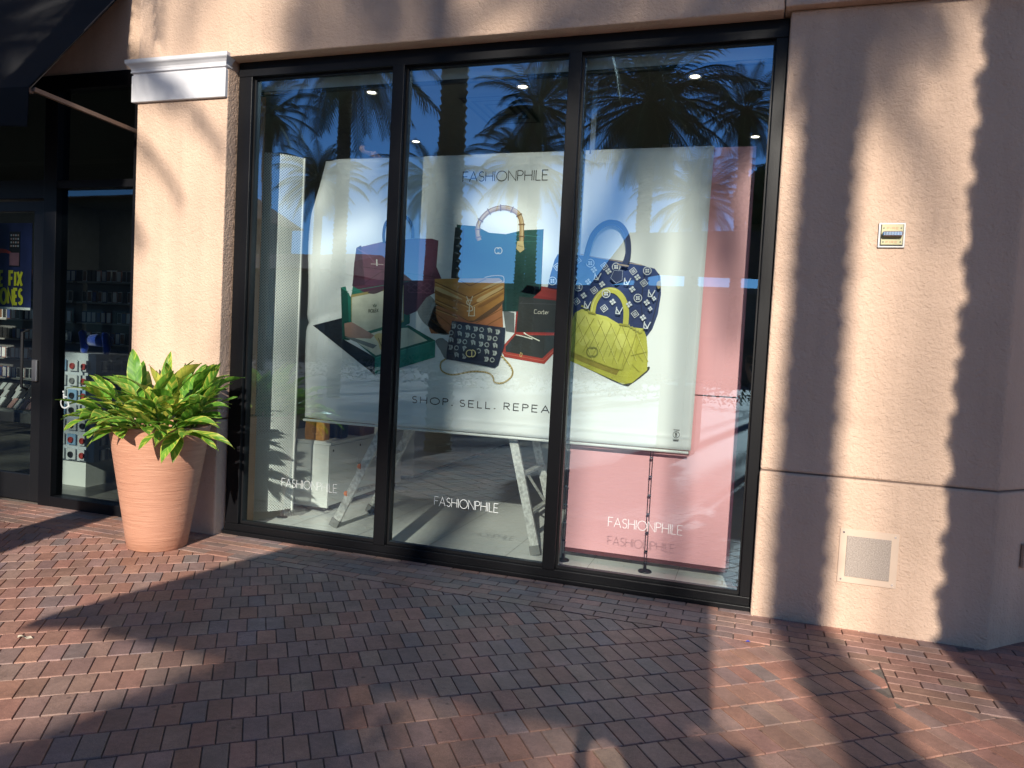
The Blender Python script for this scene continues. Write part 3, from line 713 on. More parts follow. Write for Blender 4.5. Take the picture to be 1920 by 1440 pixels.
A.curve([(185, 1085), (380, 1165), (600, 1240), (640, 1200), (700, 1060), (735, 955)], 7, YD)
A.line([(770, 1000), (730, 1100), (790, 1180)], 4, YD); A.line([(700, 1200), (760, 1260)], 4, YD); A.line([(690, 1130), (820, 1100)], 4, YD)
for sx, ox in ((1, 372), (-1, 398)): A.line([(ox+30*math.cos(R(t))*sx, 1100+36*math.sin(R(t))) for t in range(50, 311, 20)], 11, (.26, .26, .04))
A.curve([(388, 790), (405, 710), (450, 640), (510, 612), (575, 622), (630, 680), (655, 770), (650, 885)], 44, (.58, .55, .09)); A.curve([(380, 785), (400, 700), (450, 628), (515, 598), (580, 610)], 8, (.74, .71, .26))
A.line([(355, 785), (415, 800)], 14, YD); A.line([(600, 880), (660, 890)], 16, YD)
for k in range(5): A.line([(655+k*24, 880+k*14), (668+k*24, 897+k*14), (684+k*24, 885+k*14)], 8, (.42, .40, .08))
A.curve([(300, 735), (325, 745), (350, 765), (365, 790)], 14, (.42, .40, .08))
A.done('printed_handbag', 'yellow quilted handbag printed at the right of the banner')
# lettering
A = Art(0, 0, 1)
x0, z0 = A.w((868, 341)); x1, _ = A.w((1027, 341)); letter(A.mb, 'FASHIONPHILE', x0, z0, .070, .0060, A.y(), .15, total=x1-x0, mi=A.mi((.012, .012, .012)))
A.done('printed_title'); A = Art(0, 0, 1)
for wd_, a_, b_ in (('SHOP.', (773, 755), (849, 761)), ('SELL.', (862, 762), (929, 767)), ('REPEAT.', (945, 768), (1060, 777))):
    x0, z0 = A.w(a_); x1, _ = A.w(b_); letter(A.mb, wd_, x0, z0, .049, .0068, A.y(), .36, total=x1-x0, mi=A.mi((.012, .012, .012))); A.done('printed_word'); A = Art(0, 0, 1)
x, z = A.w((1268, 815)); c = A.mi((.03, .03, .03)); y = A.y()
A.mb.ribbon([(x+.021*math.cos(R(t)), z+.021*math.sin(R(t))) for t in range(0, 360, 20)], .003, y, c, True); letter(A.mb, 'B', x-.006, z-.011, .022, .0035, y-.0003, mi=c)
A.mb.ribbon([(x-.02, z+.032), (x+.02, z+.032)], .004, y, c); A.mb.ribbon([(x-.022, z-.032), (x+.022, z-.032)], .002, y, c); A.mb.ribbon([(x-.018, z-.040), (x+.018, z-.040)], .005, y, c)
A.done('printed_emblem')
# hangers
HK = mat('thin_steel_wire', (.3, .3, .3), .4, 1)
p = at(1343, 266, 1, YB)
h = MB().tube([(p.x, YB, 3.66), (p.x, YB, p.z+.015)], .0018, 5).build('hanging_wire', HK); tag(h, 'thin steel wire holding up the right corner of the banner', 'wire')
MB().tube([(p.x+.012*math.cos(R(t)), YB, p.z+.006+.012*math.sin(R(t))) for t in range(0, 361, 30)], .003, 6, cap=False).build('ring_hook', HK, h)
p = at(1111, 270, 1, YB)
t_ = box('hanging_strap', mat('clear_strap', (.35, .36, .36), .3), p.x-.018, p.x+.018, YB-.002, YB+.002, 2.86, 3.66); t_.data.transform(Matrix()); tag(t_, 'grey strap holding up the banner above the blue printed bag', 'strap')

# ------------------------------------------------------------------ pink display panel and poles
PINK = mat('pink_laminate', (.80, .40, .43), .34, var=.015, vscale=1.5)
pk = thing('display_backdrop', 'tall pink display panel standing behind the right window pane', 'panel')
box('upper_board', PINK, -1.232, -.060, .500, .522, 1.247, 2.905, pk, bevel=.002)
box('lower_board', PINK, -1.205, -.060, .500, .522, .085, 1.239, pk, bevel=.002)
box('base_rail', mat('maroon_trim', (.10, .02, .025), .5), -1.2, -.07, .503, .53, .055, .084, pk)
PINK_SHADE = mat('pink_wall_in_shade', (.42, .15, .17), .6)  # pink return wall, its shade put into the darker colour
box('side_wall', PINK_SHADE, .028, .060, .09, 1.6, .0, 3.44, bld)
pole_lab = ['thin black display pole at the left edge of the pink panel', 'thin black display pole crossing the middle of the pink panel', 'thin black display pole right of the pink panel']
def pole():
    t = thing('display_pole', pole_lab[0], 'pole', 'thin display poles by the pink panel')
    PM = mat('gunmetal', (.05, .045, .045), .3, .8)
    for dx in (-.008, .008): MB().tube([(dx, 0, .01), (dx, 0, 3.0)], .0025, 6).build('rod', PM, t)
    for k in range(22): z = .14+k*.13; MB().box(-.012, .012, -.006, .006, z, z+.012).build('clamp', CHROME, t)
    MB().lathe([(.001, 0), (.046, 0), (.048, .004), (.042, .012), (.012, .018), (.009, .05), (.001, .05)], 20).build('foot', PM, t, smooth=True)
    return t
P0 = pole()
for k, (a, b) in enumerate([(1067, 1038), (1216, 1058), (1388, 1079)]):
    q = P0 if k == 0 else copy_tree(P0); g_ = at(a, b, 2, 0.0); q.location = (g_.x, .447, 0); q['label'] = pole_lab[k]

# ------------------------------------------------------------------ perforated metal panel
def perf():
    M = bpy.data.materials.new('perforated_white_metal'); M.use_nodes = True
    n = M.node_tree; b = n.nodes['Principled BSDF']; L = n.links.new
    b.inputs['Base Color'].default_value = (.72, .75, .73, 1); b.inputs['Roughness'].default_value = .45
    tc = n.nodes.new('ShaderNodeTexCoord'); sx = n.nodes.new('ShaderNodeSeparateXYZ'); L(tc.outputs['UV'], sx.inputs[0])
    def M2(op, a, b_=None, c_=None):
        q = n.nodes.new('ShaderNodeMath'); q.operation = op
        for i, v in enumerate((a, b_, c_)):
            if v is None: continue
            if isinstance(v, (int, float)): q.inputs[i].default_value = v
            else: L(v, q.inputs[i])
        return q.outputs[0]
    def dots(du, dv):
        u = M2('SUBTRACT', M2('FRACT', M2('MULTIPLY_ADD', sx.outputs[0], 46, du)), .5); v = M2('SUBTRACT', M2('FRACT', M2('MULTIPLY_ADD', sx.outputs[1], 46, dv)), .5)
        return M2('LESS_THAN', M2('ADD', M2('MULTIPLY', u, u), M2('MULTIPLY', v, v)), .045)
    mask = M2('MAXIMUM', dots(0, 0), dots(.5, .5))
    tr = n.nodes.new('ShaderNodeBsdfTransparent'); mx = n.nodes.new('ShaderNodeMixShader')
    L(mask, mx.inputs[0]); L(b.outputs[0], mx.inputs[1]); L(tr.outputs[0], mx.inputs[2]); L(mx.outputs[0], n.nodes['Material Output'].inputs[0])
    return M
PF = perf()
pt = thing('perforated_panel', 'tall white perforated metal panel at the left end of the window', 'panel')
a = Vector((-3.790, .30)); e_ = at(546, 952, 2, .10); b = Vector((e_.x, e_.y)); NQ = 16
P = []; U = []; F = []; d = b-a; nn = Vector((-d.y, d.x)).normalized()
for j, z in enumerate((0, 2.93)):
    for i in range(NQ+1):
        t = i/NQ; q = a+d*t - nn*.045*math.sin(math.pi*t); zz = z+(.075+.02*t if j == 0 else 0)
        P.append((q.x, q.y, zz)); U.append((d.length*1.03*t, zz))
for i in range(NQ): F.append((i, i+1, NQ+2+i, NQ+1+i))
MB().add(P, F).build('perforated_sheet', PF, pt, smooth=True, uv=U)
MB().beam((b.x+.004, b.y+.004, .08), (b.x+.004, b.y+.004, 2.93), .014, .014).build('edge_profile', WHITE, pt)
f_ = at(529, 970, 2, 0); MB().lathe([(.001, 0), (.045, 0), (.045, .005), (.012, .012), (.010, .12), (.001, .12)], 18, (f_.x, f_.y, 0)).build('foot', mat('gunmetal'), pt)
box('return_strip', WHITE, -3.70, -3.672, .064, .16, .0, 3.40, bld)
t2 = MB(); t2.add([(-3.96, 1.9, 0), (-3.70, 2.5, 0), (-3.70, 2.5, 3.0), (-3.96, 1.9, 3.0)], [(0, 1, 2, 3)])
o = t2.build('perforated_panel', PF, uv=[(0, 0), (.65, 0), (.65, 3), (0, 3)]); tag(o, 'second perforated panel in shade behind the front one', 'panel')

# ------------------------------------------------------------------ cabinets and handbags
LAM = mat('white_laminate', (.74, .76, .73), .3, var=.015, vscale=1); GAPM = mat('cabinet_gap', (.03, .03, .03), .8)
def cabinet(x0, x1, y0, y1, z1, label, nd):
    t = thing('display_cabinet', label, 'cabinet', loc=(0, 0, 0))
    box('carcass', LAM, x0, x1-.022, y0+.004, y1, .05, z1-.03, t); box('top', LAM, x0-.003, x1+.003, y0-.003, y1, z1-.029, z1, t, bevel=.002)
    box('end_panel', LAM, x0, x1, y0-.018, y0+.003, .04, z1-.031, t); box('plinth', mat('dark_plinth', (.06, .06, .06), .6), x0+.03, x1-.05, y0+.03, y1-.02, 0, .049, t)
    w_ = (y1-y0-.01)/nd
    for k in range(nd):
        d_ = box('cabinet_door', LAM, x1-.0215, x1, y0+.008+k*w_, y0+.004+(k+1)*w_, .055, z1-.034, t, bevel=.0015)
        MB().lathe([(.001, 0), (.011, 0), (.011, .006), (.001, .006)], 12).build('lock', BLACK, d_, loc=(x1-.004, y0+.05+k*w_, z1-.08)).rotation_euler = (0, R(90), 0)
    return t
YC = .90; c0 = at(615, 956, 1, YC); zc = at(620, 829, 1, YC).z
cabinet(-4.15, c0.x, YC, 2.30, zc, 'white cabinet with handbags on it, its end close to the window', 3)
g2 = at(775, 901, 2, 0); cabinet(-4.15, g2.x, g2.y, 6.2, 1.02, 'long white cabinet deep in the shop under the banner', 6)
def hbag(name, lab, x0, x1, y0, y1, z0, z1, mt, emb=None, handle=True):
    t = thing(name, lab, 'handbag', loc=(0, 0, 0)); mb = MB(); n = 10
    # soft boxy body: rounded super-ellipse rings
    P = []; F = []; H = [0, .04, .3, .7, .94, 1]; K = [.96, 1, 1.03, 1.0, .95, .86]
    for h_, k_ in zip(H, K):
        for i in range(24):
            t_ = 2*math.pi*i/24; cx, sy = math.cos(t_), math.sin(t_)
            sx = math.copysign(abs(cx)**.25, cx); s2 = math.copysign(abs(sy)**.25, sy)
            P.append(((x0+x1)/2+(x1-x0)/2*sx*k_, (y0+y1)/2+(y1-y0)/2*s2*(k_ if k_ < 1 else 1), z0+(z1-z0)*h_))
    for j in range(len(H)-1):
        for i in range(24): q = (i+1) % 24; F.append((j*24+i, j*24+q, j*24+24+q, j*24+24+i))
    F += [tuple(range(23, -1, -1)), tuple(range(120, 144))]
    mb.add(P, F); mb.build('body', mt, t, smooth=False, bevel=.004)
    if handle:
        MB().tube([((x0+x1)/2-.06, y0+.03, z1-.01), ((x0+x1)/2-.045, y0+.03, z1+.07), ((x0+x1)/2, y0+.03, z1+.10), ((x0+x1)/2+.045, y0+.03, z1+.07), ((x0+x1)/2+.06, y0+.03, z1-.01)], .006, 8).build('handle', mt, t, smooth=True)
    return t
CAV = mat('quilted_caramel_leather', (.50, .235, .055), .42, var=.18, vscale=30, bump=.002, bscale=50)
xa, xb = at(570, 824, 1, YC+.03).x, at(607, 826, 1, YC+.03).x; zt = at(580, 788, 1, YC+.03).z
hb = hbag('handbag', 'caramel quilted handbag with embossed rings at the front of the white cabinet', xa, xb, YC+.03, YC+.13, zc, zt+.01, CAV)
em = MB(); cx = (xa+xb)/2+.012; cz = (zc+zt)/2
for sx, ox in ((1, -.010), (-1, .014)): em.tube([(cx+ox+.026*math.cos(R(t))*sx, YC+.026, cz+.030*math.sin(R(t))) for t in range(45, 316, 15)], .0035, 6)
em.build('emblem', mat('emboss_leather', (.62, .33, .10), .4), hb, smooth=True)
dm = MB()
for k in range(-3, 7): dm.ribbon([(xa+.01+k*.028, zc+.01), (xa+.01+k*.028+.10, zt-.005)], .002, YC+.0255)
hbag('handbag', 'black handbag behind the caramel one on the white cabinet', xa+.02, xb+.05, YC+.24, YC+.36, zc, zt+.06, mat('black_leather', (.012, .012, .013), .4))
hbag('handbag', 'dark brown handbag last in the row on the white cabinet', xa+.0, xb+.10, YC+.52, YC+.78, zc, zt+.07, mat('brown_leather', (.16, .065, .025), .42, var=.2, vscale=20))
# plastic wrapped parcel near the second cabinet
# ------------------------------------------------------------------ stepladder (two hinged sections) with the person on it
ld = thing('ladder', 'worn aluminium folding ladder standing open behind the banner', 'ladder')
YF, YR = .475, 1.06
def rail(name, a, b, wd=.064):
    A_, B_ = Vector(a), Vector(b); d = (B_-A_).normalized(); s_ = Vector((0, 1, 0)); r = d.cross(s_)
    m_ = MB(); m_.beam(A_, B_, wd, .006); 
    for k in (-1, 1): m_.beam(A_+r*k*(wd/2-.003)+s_*.0155, B_+r*k*(wd/2-.003)+s_*.0155, .006, .025)
    o = m_.build(name, ALU, ld, bevel=.0015)
    f = MB(); f.beam(A_-d*.005, A_+d*.06, wd+.012, .036); f.build('rubber_foot', mat('grey_rubber', (.16, .16, .15), .7, bump=.001, bscale=80), o)
    return o
lb0, lb1 = at(623, 986, 2, .01), at(715, 800, 1, YF); dl = (lb1-Vector((lb0.x, YF, lb0.z))); 
apex = Vector((-2.02, 0, 2.24))
Lb = Vector((-3.085, YF, .012)); Rb = Vector((-1.405, YF, .012))
def onl(t, left, y): a_ = Lb if left else Rb; return Vector((a_.x+(apex.x-a_.x)*t, y, a_.z+(apex.z-a_.z)*t))
for left in (True, False):
    for y in (YF, YR):
        yy = (y-(YF+YR)/2); top = Vector((apex.x, (YF+YR)/2+yy*.82, apex.z)); bt = Vector(((Lb if left else Rb).x, y, .012)); rail('rail', bt, top)
    for k in range(1, 8):
        t = k*.125; w_ = 1-.18*t; p1 = onl(t, left, (YF+YR)/2-(YR-YF)/2*w_+.008); p2 = onl(t, left, (YF+YR)/2+(YR-YF)/2*w_-.008)
        MB().beam(p1, p2, .045, .022, up=Vector((0, 0, 1))).build('rung', ALU, ld, bevel=.004)
for z in (.27, .50):
    t = z/apex.z; p = onl(t, True, YF); 
    MB().tube([p+Vector((-.045, .012, 0)), p+Vector((-.020, .012, 0))], [.018, .024], 12).build('lock_knob', mat('orange_plastic', (.80, .22, .07), .45), ld)
MB().beam(onl(.10, True, YR-.03), onl(.26, True, YR-.28), .022, .004).build('brace', ALU, ld)
MB().beam(onl(.10, False, YR-.03), onl(.24, False, YF+.2), .022, .004).build('brace', ALU, ld)
for y in (YF, YR): MB().tube([(apex.x, y-.03+(.05 if y == YF else -.05), apex.z), (apex.x, y+.03+(.05 if y == YF else -.05), apex.z)], .055, 16).build('hinge', ALU, ld)

# ------------------------------------------------------------------ ceiling fixtures
LITE = mat('lamp_face', (.9, .9, .85), .5, emit=(1, .9, .74), estr=6)
dlab = ['round downlight above the left window pane', 'round downlight over the banner just right of the first mullion', 'round downlight in the top of the middle pane', 'round downlight in the top of the right pane', 'round downlight above the pink panel']
for k, (a, b) in enumerate([(697, 173), (780, 265), (980, 162), (1303, 143), (1416, 256)]):
    p = at(a, b, 2, 3.655); t = thing('downlight', dlab[k], 'ceiling light', 'recessed ceiling lights', (p.x, p.y, 3.655))
    MB().lathe([(.038, .004), (.038, -.003), (.050, -.008), (.054, -.002), (.054, .004)], 24).build('trim_ring', WHITE, t)
    MB().lathe([(.0005, -.001), (.037, -.001)], 24).build('lamp_lens', LITE, t)
    l_ = bpy.data.lights.new('downlight_lamp', 'SPOT'); l_.energy = 6; l_.spot_size = R(85); l_.color = (1, .9, .76); l_.shadow_soft_size = .05
    lo_ = bpy.data.objects.new('downlight_lamp', l_); COL.objects.link(lo_); lo_.parent = t; lo_.location = (0, 0, -.02)
p = at(940, 205, 2, 3.65)
df = thing('air_diffuser', 'black slotted air diffuser in the shop ceiling', 'air vent', loc=(0, 0, 0))
for k in range(3): e = .10+.075*k; MB().ribbon([(-e, -e*1.5), (e, -e*1.5), (e, e*1.5), (-e, e*1.5)], .03, 0, 0, True).build('slot_ring', BLACK, df, loc=(p.x, p.y, 3.645-.004*k)).rotation_euler = (R(90), 0, 0)
cq = at(1262, 250, 1, 3.2)
o = box('column', mat('column_paint', (.45, .45, .42), .7), cq.x-.09, cq.x+.09, 3.1, 3.3, 0, 3.655); tag(o, 'pale square column inside the shop above the banner', 'column')
# ------------------------------------------------------------------ fixtures on the pier
px0 = at(1646, 442, 1, -.12).x; px1 = at(1697, 442, 1, -.12).x; pz0 = at(1672, 465, 1, -.12).z; pz1 = at(1672, 418, 1, -.12).z
fa = thing('fire_alarm_horn', 'cream square fire alarm plate with a chrome strobe on the pier wall', 'fire alarm')
MB().box(px0, px1, -.132, -.118, pz0, pz1, bev=.002).build('back_frame', mat('satin_nickel', (.34, .33, .32), .45, .5), fa)
MB().box(px0+.010, px1-.010, -.1345, -.1315, pz0+.010, pz1-.010).build('gasket', BLACK, fa)
fp = MB().box(px0+.014, px1-.014, -.141, -.134, pz0+.015, pz1-.012, bev=.001).build('face_plate', mat('ivory_plate', (.42, .39, .21), .5), fa)
mb = MB(); cx = (px0+px1)/2
letter(mb, 'FIRE', cx-.027, pz1-.038, .010, .0022, -.1415, .3, total=.056); mb.build('upper_lettering', mat('faded_red_ink', (.45, .22, .12), .6), fp); mb = MB(); letter(mb, 'FIRE', cx-.029, pz0+.024, .010, .0022, -.1415, .3, total=.056)
mb.build('lower_lettering', mat('faded_red_ink'), fp)
for a, b in ((-.043, -.032), (.043, -.032)):
    for z in (pz1-.032, pz0+.030): MB().tube([(cx+a, -.1405, z), (cx+a, -.1425, z)], .0038, 10).build('screw', BLACK, fp)
mb = MB(); zc2 = (pz0+pz1)/2+.004
mb.box(cx-.050, cx+.050, -.172, -.140, zc2-.016, zc2+.014, bev=.006); mb.build('strobe_reflector', CHROME, fa)
mb = MB(); 
for k in range(6): mb.box(cx-.040+k*.014, cx-.032+k*.014, -.1745, -.1725, zc2-.010, zc2+.009)
mb.build('strobe_lens_ribs', mat('clear_facets', (.6, .64, .66), .1, .8), fa)
# access panel
q = [at(1576, 990, 1, -.128), at(1686, 1001, 1, -.128), at(1680, 1103, 1, -.128), at(1568, 1088, 1, -.128)]
ax0, ax1, az0, az1 = (q[0].x+q[3].x)/2, (q[1].x+q[2].x)/2, .268, .576
pan = thing('access_panel', 'painted square metal access panel low on the pier wall', 'wall panel')
MB().box(ax0, ax1, -.134, -.127, az0, az1, bev=.002).build('frame', mat('panel_paint', (.55, .41, .31), .6, var=.03), pan)
mz = MB().box(ax0+.038, ax1-.038, -.1375, -.1345, az0+.038, az1-.038, bev=.0012)
mz.build('mesh_grille', mat('fine_grille', (.34, .28, .235), .7, var=.3, vscale=160, bump=.003, bscale=330), pan)
for x in (ax0+.020, ax1-.020):
    for z in (az0+.020, az1-.020): MB().tube([(x, -.134, z), (x, -.1365, z)], .0055, 10).build('screw', CHROME, pan)
# small electrical cover on the angled side of the pier
ob = thing('outlet_cover', 'small stucco coloured outlet cover on the angled side of the pier', 'outlet')
dv = Vector((1, 1, 0)).normalized(); nv = Vector((1, -1, 0)).normalized()
c_ = Vector((1.30, -.12, 0))+dv*.285
Mx = Matrix((dv, -nv, Vector((0, 0, 1)))).transposed().to_4x4(); Mx.translation = c_+nv*.012+Vector((0, 0, .50))
MB().box(-.05, .10, -.018, .0, -.065, .065, M=Mx, bev=.003).build('cover_plate', mat('outlet_paint', (.42, .29, .21), .6), ob)
MB().box(-.030, .080, -.022, -.018, -.045, .045, M=Mx).build('flap', mat('outlet_flap', (.36, .25, .18), .5), ob)

# ------------------------------------------------------------------ planter and shell ginger
TC = bpy.data.materials.new('brushed_terracotta'); TC.use_nodes = True
n = TC.node_tree; b = n.nodes['Principled BSDF']; L = n.links.new
tc = n.nodes.new('ShaderNodeTexCoord'); mp = n.nodes.new('ShaderNodeMapping'); mp.inputs['Scale'].default_value = (1.6, 1.6, 24); mp.inputs['Rotation'].default_value = (R(1.2), R(.8), 0)
L(tc.outputs['Object'], mp.inputs[0]); no = n.nodes.new('ShaderNodeTexNoise'); no.inputs['Scale'].default_value = 2.6; no.inputs['Detail'].default_value = 7; no.inputs['Roughness'].default_value = .7
L(mp.outputs[0], no.inputs['Vector']); cr = n.nodes.new('ShaderNodeValToRGB'); cr.color_ramp.elements[0].position = .3; cr.color_ramp.elements[0].color = (.40, .185, .115, 1)
cr.color_ramp.elements[1].position = .72; cr.color_ramp.elements[1].color = (.53, .27, .175, 1); L(no.outputs[0], cr.inputs[0]); L(cr.outputs[0], b.inputs['Base Color'])
b.inputs['Roughness'].default_value = .55; bp = n.nodes.new('ShaderNodeBump'); bp.inputs['Distance'].default_value = .006; L(no.outputs[0], bp.inputs['Height']); L(bp.outputs[0], b.inputs['Normal'])
PC = Vector((-3.86, -.55, 0)); HT = .845
pl = thing('planter', 'tall tapered terracotta planter against the pilaster', 'planter', loc=PC)
prof = [(.001, 0), (.183, 0), (.193, .008)]+[(.193+(.322-.193)*(t**1.0), .008+(HT-.02)*t) for t in (.15, .3, .45, .6, .75, .9, 1)]+[(.328, HT), (.325, HT+.007), (.306, HT+.005), (.300, HT-.06), (.001, HT-.061)]
MB().lathe(prof, 64).build('pot', TC, pl, smooth=True)
MB().lathe([(.299, HT-.05), (.2, HT-.035), (.001, HT-.03)], 24).build('soil', mat('potting_soil', (.03, .02, .015), .95, bump=.01, bscale=60), pl)
LM = bpy.data.materials.new('variegated_leaf'); LM.use_nodes = True
n = LM.node_tree; b = n.nodes['Principled BSDF']; L = n.links.new
uvn = n.nodes.new('ShaderNodeUVMap'); sx = n.nodes.new('ShaderNodeSeparateXYZ'); L(uvn.outputs[0], sx.inputs[0])
atn = n.nodes.new('ShaderNodeAttribute'); atn.attribute_name = 'Var'
# veins run obliquely from the midrib: coordinate v*k - |u|
ab = n.nodes.new('ShaderNodeMath'); ab.operation = 'ABSOLUTE'; L(sx.outputs[0], ab.inputs[0])
ve = n.nodes.new('ShaderNodeMath'); ve.operation = 'MULTIPLY_ADD'; ve.inputs[1].default_value = 1.0; L(sx.outputs[1], ve.inputs[0])
m2 = n.nodes.new('ShaderNodeMath'); m2.operation = 'MULTIPLY'; m2.inputs[1].default_value = -.16; L(ab.outputs[0], m2.inputs[0]); L(m2.outputs[0], ve.inputs[2])
sg = n.nodes.new('ShaderNodeMath'); sg.operation = 'SIGN'; L(sx.outputs[0], sg.inputs[0])
cb = n.nodes.new('ShaderNodeCombineXYZ'); L(ve.outputs[0], cb.inputs[0]); L(sg.outputs[0], cb.inputs[1]); L(atn.outputs['Fac'], cb.inputs[2])
n1 = n.nodes.new('ShaderNodeTexNoise'); n1.inputs['Scale'].default_value = 11; n1.inputs['Detail'].default_value = 3; L(cb.outputs[0], n1.inputs['Vector'])
sm = n.nodes.new('ShaderNodeMath'); sm.operation = 'MULTIPLY_ADD'; sm.inputs[1].default_value = .34; L(atn.outputs['Fac'], sm.inputs[0]); L(n1.outputs[0], sm.inputs[2])
edge = n.nodes.new('ShaderNodeMapRange'); edge.inputs[1].default_value = .86; edge.inputs[2].default_value = 1.0; edge.inputs[3].default_value = 0; edge.inputs[4].default_value = .22; L(ab.outputs[0], edge.inputs[0])
s3 = n.nodes.new('ShaderNodeMath'); s3.operation = 'ADD'; L(sm.outputs[0], s3.inputs[0]); L(edge.outputs[0], s3.inputs[1])
cr = n.nodes.new('ShaderNodeValToRGB'); E_ = cr.color_ramp.elements; E_[0].position = .46; E_[0].color = (.085, .24, .024, 1); E_[1].position = .76; E_[1].color = (.62, .60, .10, 1)
k_ = cr.color_ramp.elements.new(.66); k_.color = (.19, .40, .045, 1); L(s3.outputs[0], cr.inputs[0]); L(cr.outputs[0], b.inputs['Base Color'])
b.inputs['Roughness'].default_value = .33; b.inputs['Specular IOR Level'].default_value = .5
tl = n.nodes.new('ShaderNodeBsdfTranslucent'); L(cr.outputs[0], tl.inputs[0]); ms = n.nodes.new('ShaderNodeMixShader'); ms.inputs[0].default_value = .28
L(b.outputs[0], ms.inputs[1]); L(tl.outputs[0], ms.inputs[2]); L(ms.outputs[0], n.nodes['Material Output'].inputs[0])
bw = n.nodes.new('ShaderNodeTexWave'); bw.inputs['Scale'].default_value = 9; bpn = n.nodes.new('ShaderNodeBump'); bpn.inputs['Distance'].default_value = .0015; L(cb.outputs[0], bw.inputs['Vector']); L(bw.outputs[0], bpn.inputs['Height']); L(bpn.outputs[0], b.inputs['Normal'])
class Leaves(MB):
    def __init__(s): super().__init__(); s.u = []; s.var = []
    def leaf(s, base, d0, length, width, droop, roll=0, cup=.18, var=.3):
        p = Vector(base); d = Vector(d0).normalized(); n_ = 9; P = []; side = d.cross(Vector((0, 0, 1)))
        if side.length < .1: side = Vector((1, 0, 0))
        side.normalize(); side = (Matrix.Rotation(roll, 3, d) @ side)
        wv = random.uniform(0, 6)
        for i in range(n_+1):
            t = i/n_; wd = width*(math.sin(math.pi*min(1, t**.82))**.75)*.5 if 0 < t < 1 else .0012
            up = side.cross(d).normalized()
            for q in (-1, -.5, 0, .5, 1):
                P.append(p+side*wd*q+up*(abs(q)*wd*cup*1.6)+up*.006*math.sin(t*9+q*2+wv)*abs(q)); s.u.append((q, t)); s.var.append(var)
            p = p+d*length/n_; ax = d.cross(Vector((0, 0, -1)))
            if ax.length > .01: d = Matrix.Rotation(droop/n_, 3, ax.normalized()) @ d; side = (side-d*side.dot(d)).normalized()
        F = [(i*5+k, i*5+k+1, i*5+6+k, i*5+5+k) for i in range(n_) for k in range(4)]
        s.add(P, F)
lv_ = Leaves(); stm = MB(); rr = random.Random(11)
random.seed(31)
NS = 29
for s_ in range(NS):
    ang = s_*2.39996+rr.uniform(-.3, .3); rad = .26*math.sqrt((s_+.5)/NS); lean = .24+1.08*(rad/.26)**1.5*rr.uniform(.7, 1.15)
    bx = Vector((rad*math.cos(ang), rad*math.sin(ang)*.9, HT-.04)); ln = rr.uniform(.18, .30)*(1.0 if rad < .2 else .9)
    if math.sin(ang) > .3 and rad > .15: lean *= .45
    dd = Vector((math.cos(ang)*math.sin(lean), math.sin(ang)*math.sin(lean), math.cos(lean)))
    top = bx+dd*ln; mid = bx+dd*ln*.5+Vector((0, 0, .01)); stm.tube([bx, mid, top], [.008, .007, .004], 6)
    nl = rr.randint(5, 7)
    for k in range(nl):
        t = .25+.75*k/(nl-1); pos = bx+dd*ln*t; sd = 1 if k % 2 else -1; az = ang+sd*rr.uniform(.5, 1.2)+(rr.uniform(-.5, .5) if rad < .1 else 0)
        el = lean+rr.uniform(.15, .6)*(1.25-t)
        d_ = Vector((math.cos(az)*math.sin(el), math.sin(az)*math.sin(el), math.cos(el)))
        if d_.y > .25: d_.y *= .35
        var = rr.choice([.4, .8, 1.0]) if rad < .09 else rr.choice([.05, .1, .2, .3, .45])
        lv_.leaf(pos, d_, rr.uniform(.22, .37), rr.uniform(.066, .10), rr.uniform(.25, 1.1), rr.uniform(-.5, .5), var=var)
pt_ = thing('potted_plant', 'green and yellow striped shell ginger spilling over the terracotta planter', 'plant', loc=PC)
stm.build('stems', mat('green_stem', (.12, .22, .04), .5), pt_, smooth=True)
lo = lv_.build('leaves', LM, pt_, smooth=True, uv=lv_.u)
va = lo.data.attributes.new('Var', 'FLOAT', 'POINT')
for i, v_ in enumerate(lv_.var): va.data[i].value = v_+ (i//50 % 17)*.004

# ------------------------------------------------------------------ small litter on the paving
bl = MB(); p = at(1402, 1203, 2, .004); bl.add([(p.x-.012, p.y-.003, .004), (p.x+.002, p.y-.007, .012), (p.x+.014, p.y, .005), (p.x+.001, p.y+.008, .010)], [(0, 1, 2, 3)])
tag(bl.build('tape_scrap', mat('blue_tape', (.02, .06, .5), .6)), 'tiny scrap of blue tape on the bricks', 'litter')
def crumple(px, py, lab, s_=.016, z=.006):
    p = at(px, py, 2, z); mb = MB(); rg = random.Random(px)
    P = [(p.x+rg.uniform(-1, 1)*s_, p.y+rg.uniform(-.7, .7)*s_, z+rg.uniform(0, .8)*s_) for _ in range(9)]
    mb.add(P, [(0, 1, 2), (1, 2, 3), (2, 3, 4), (3, 4, 5), (4, 5, 6), (5, 6, 7), (6, 7, 8), (0, 4, 8)]); tag(mb.build('paper_scrap', WHITE), lab, 'litter')
crumple(1032, 1084, 'crumpled white paper scrap at the foot of the second mullion', .02); crumple(1212, 1110, 'small white scrap on the bricks below the pink panel', .011)
p = at(42, 1196, 2, .005); lf_ = Leaves(); lf_.leaf((p.x-.03, p.y, .006), (1, .3, .05), .075, .018, .3); o = lf_.build('fallen_leaf', mat('dry_leaf', (.42, .36, .27), .8), smooth=True); tag(o, 'dry pale fallen leaf on the bricks at the left', 'leaf')

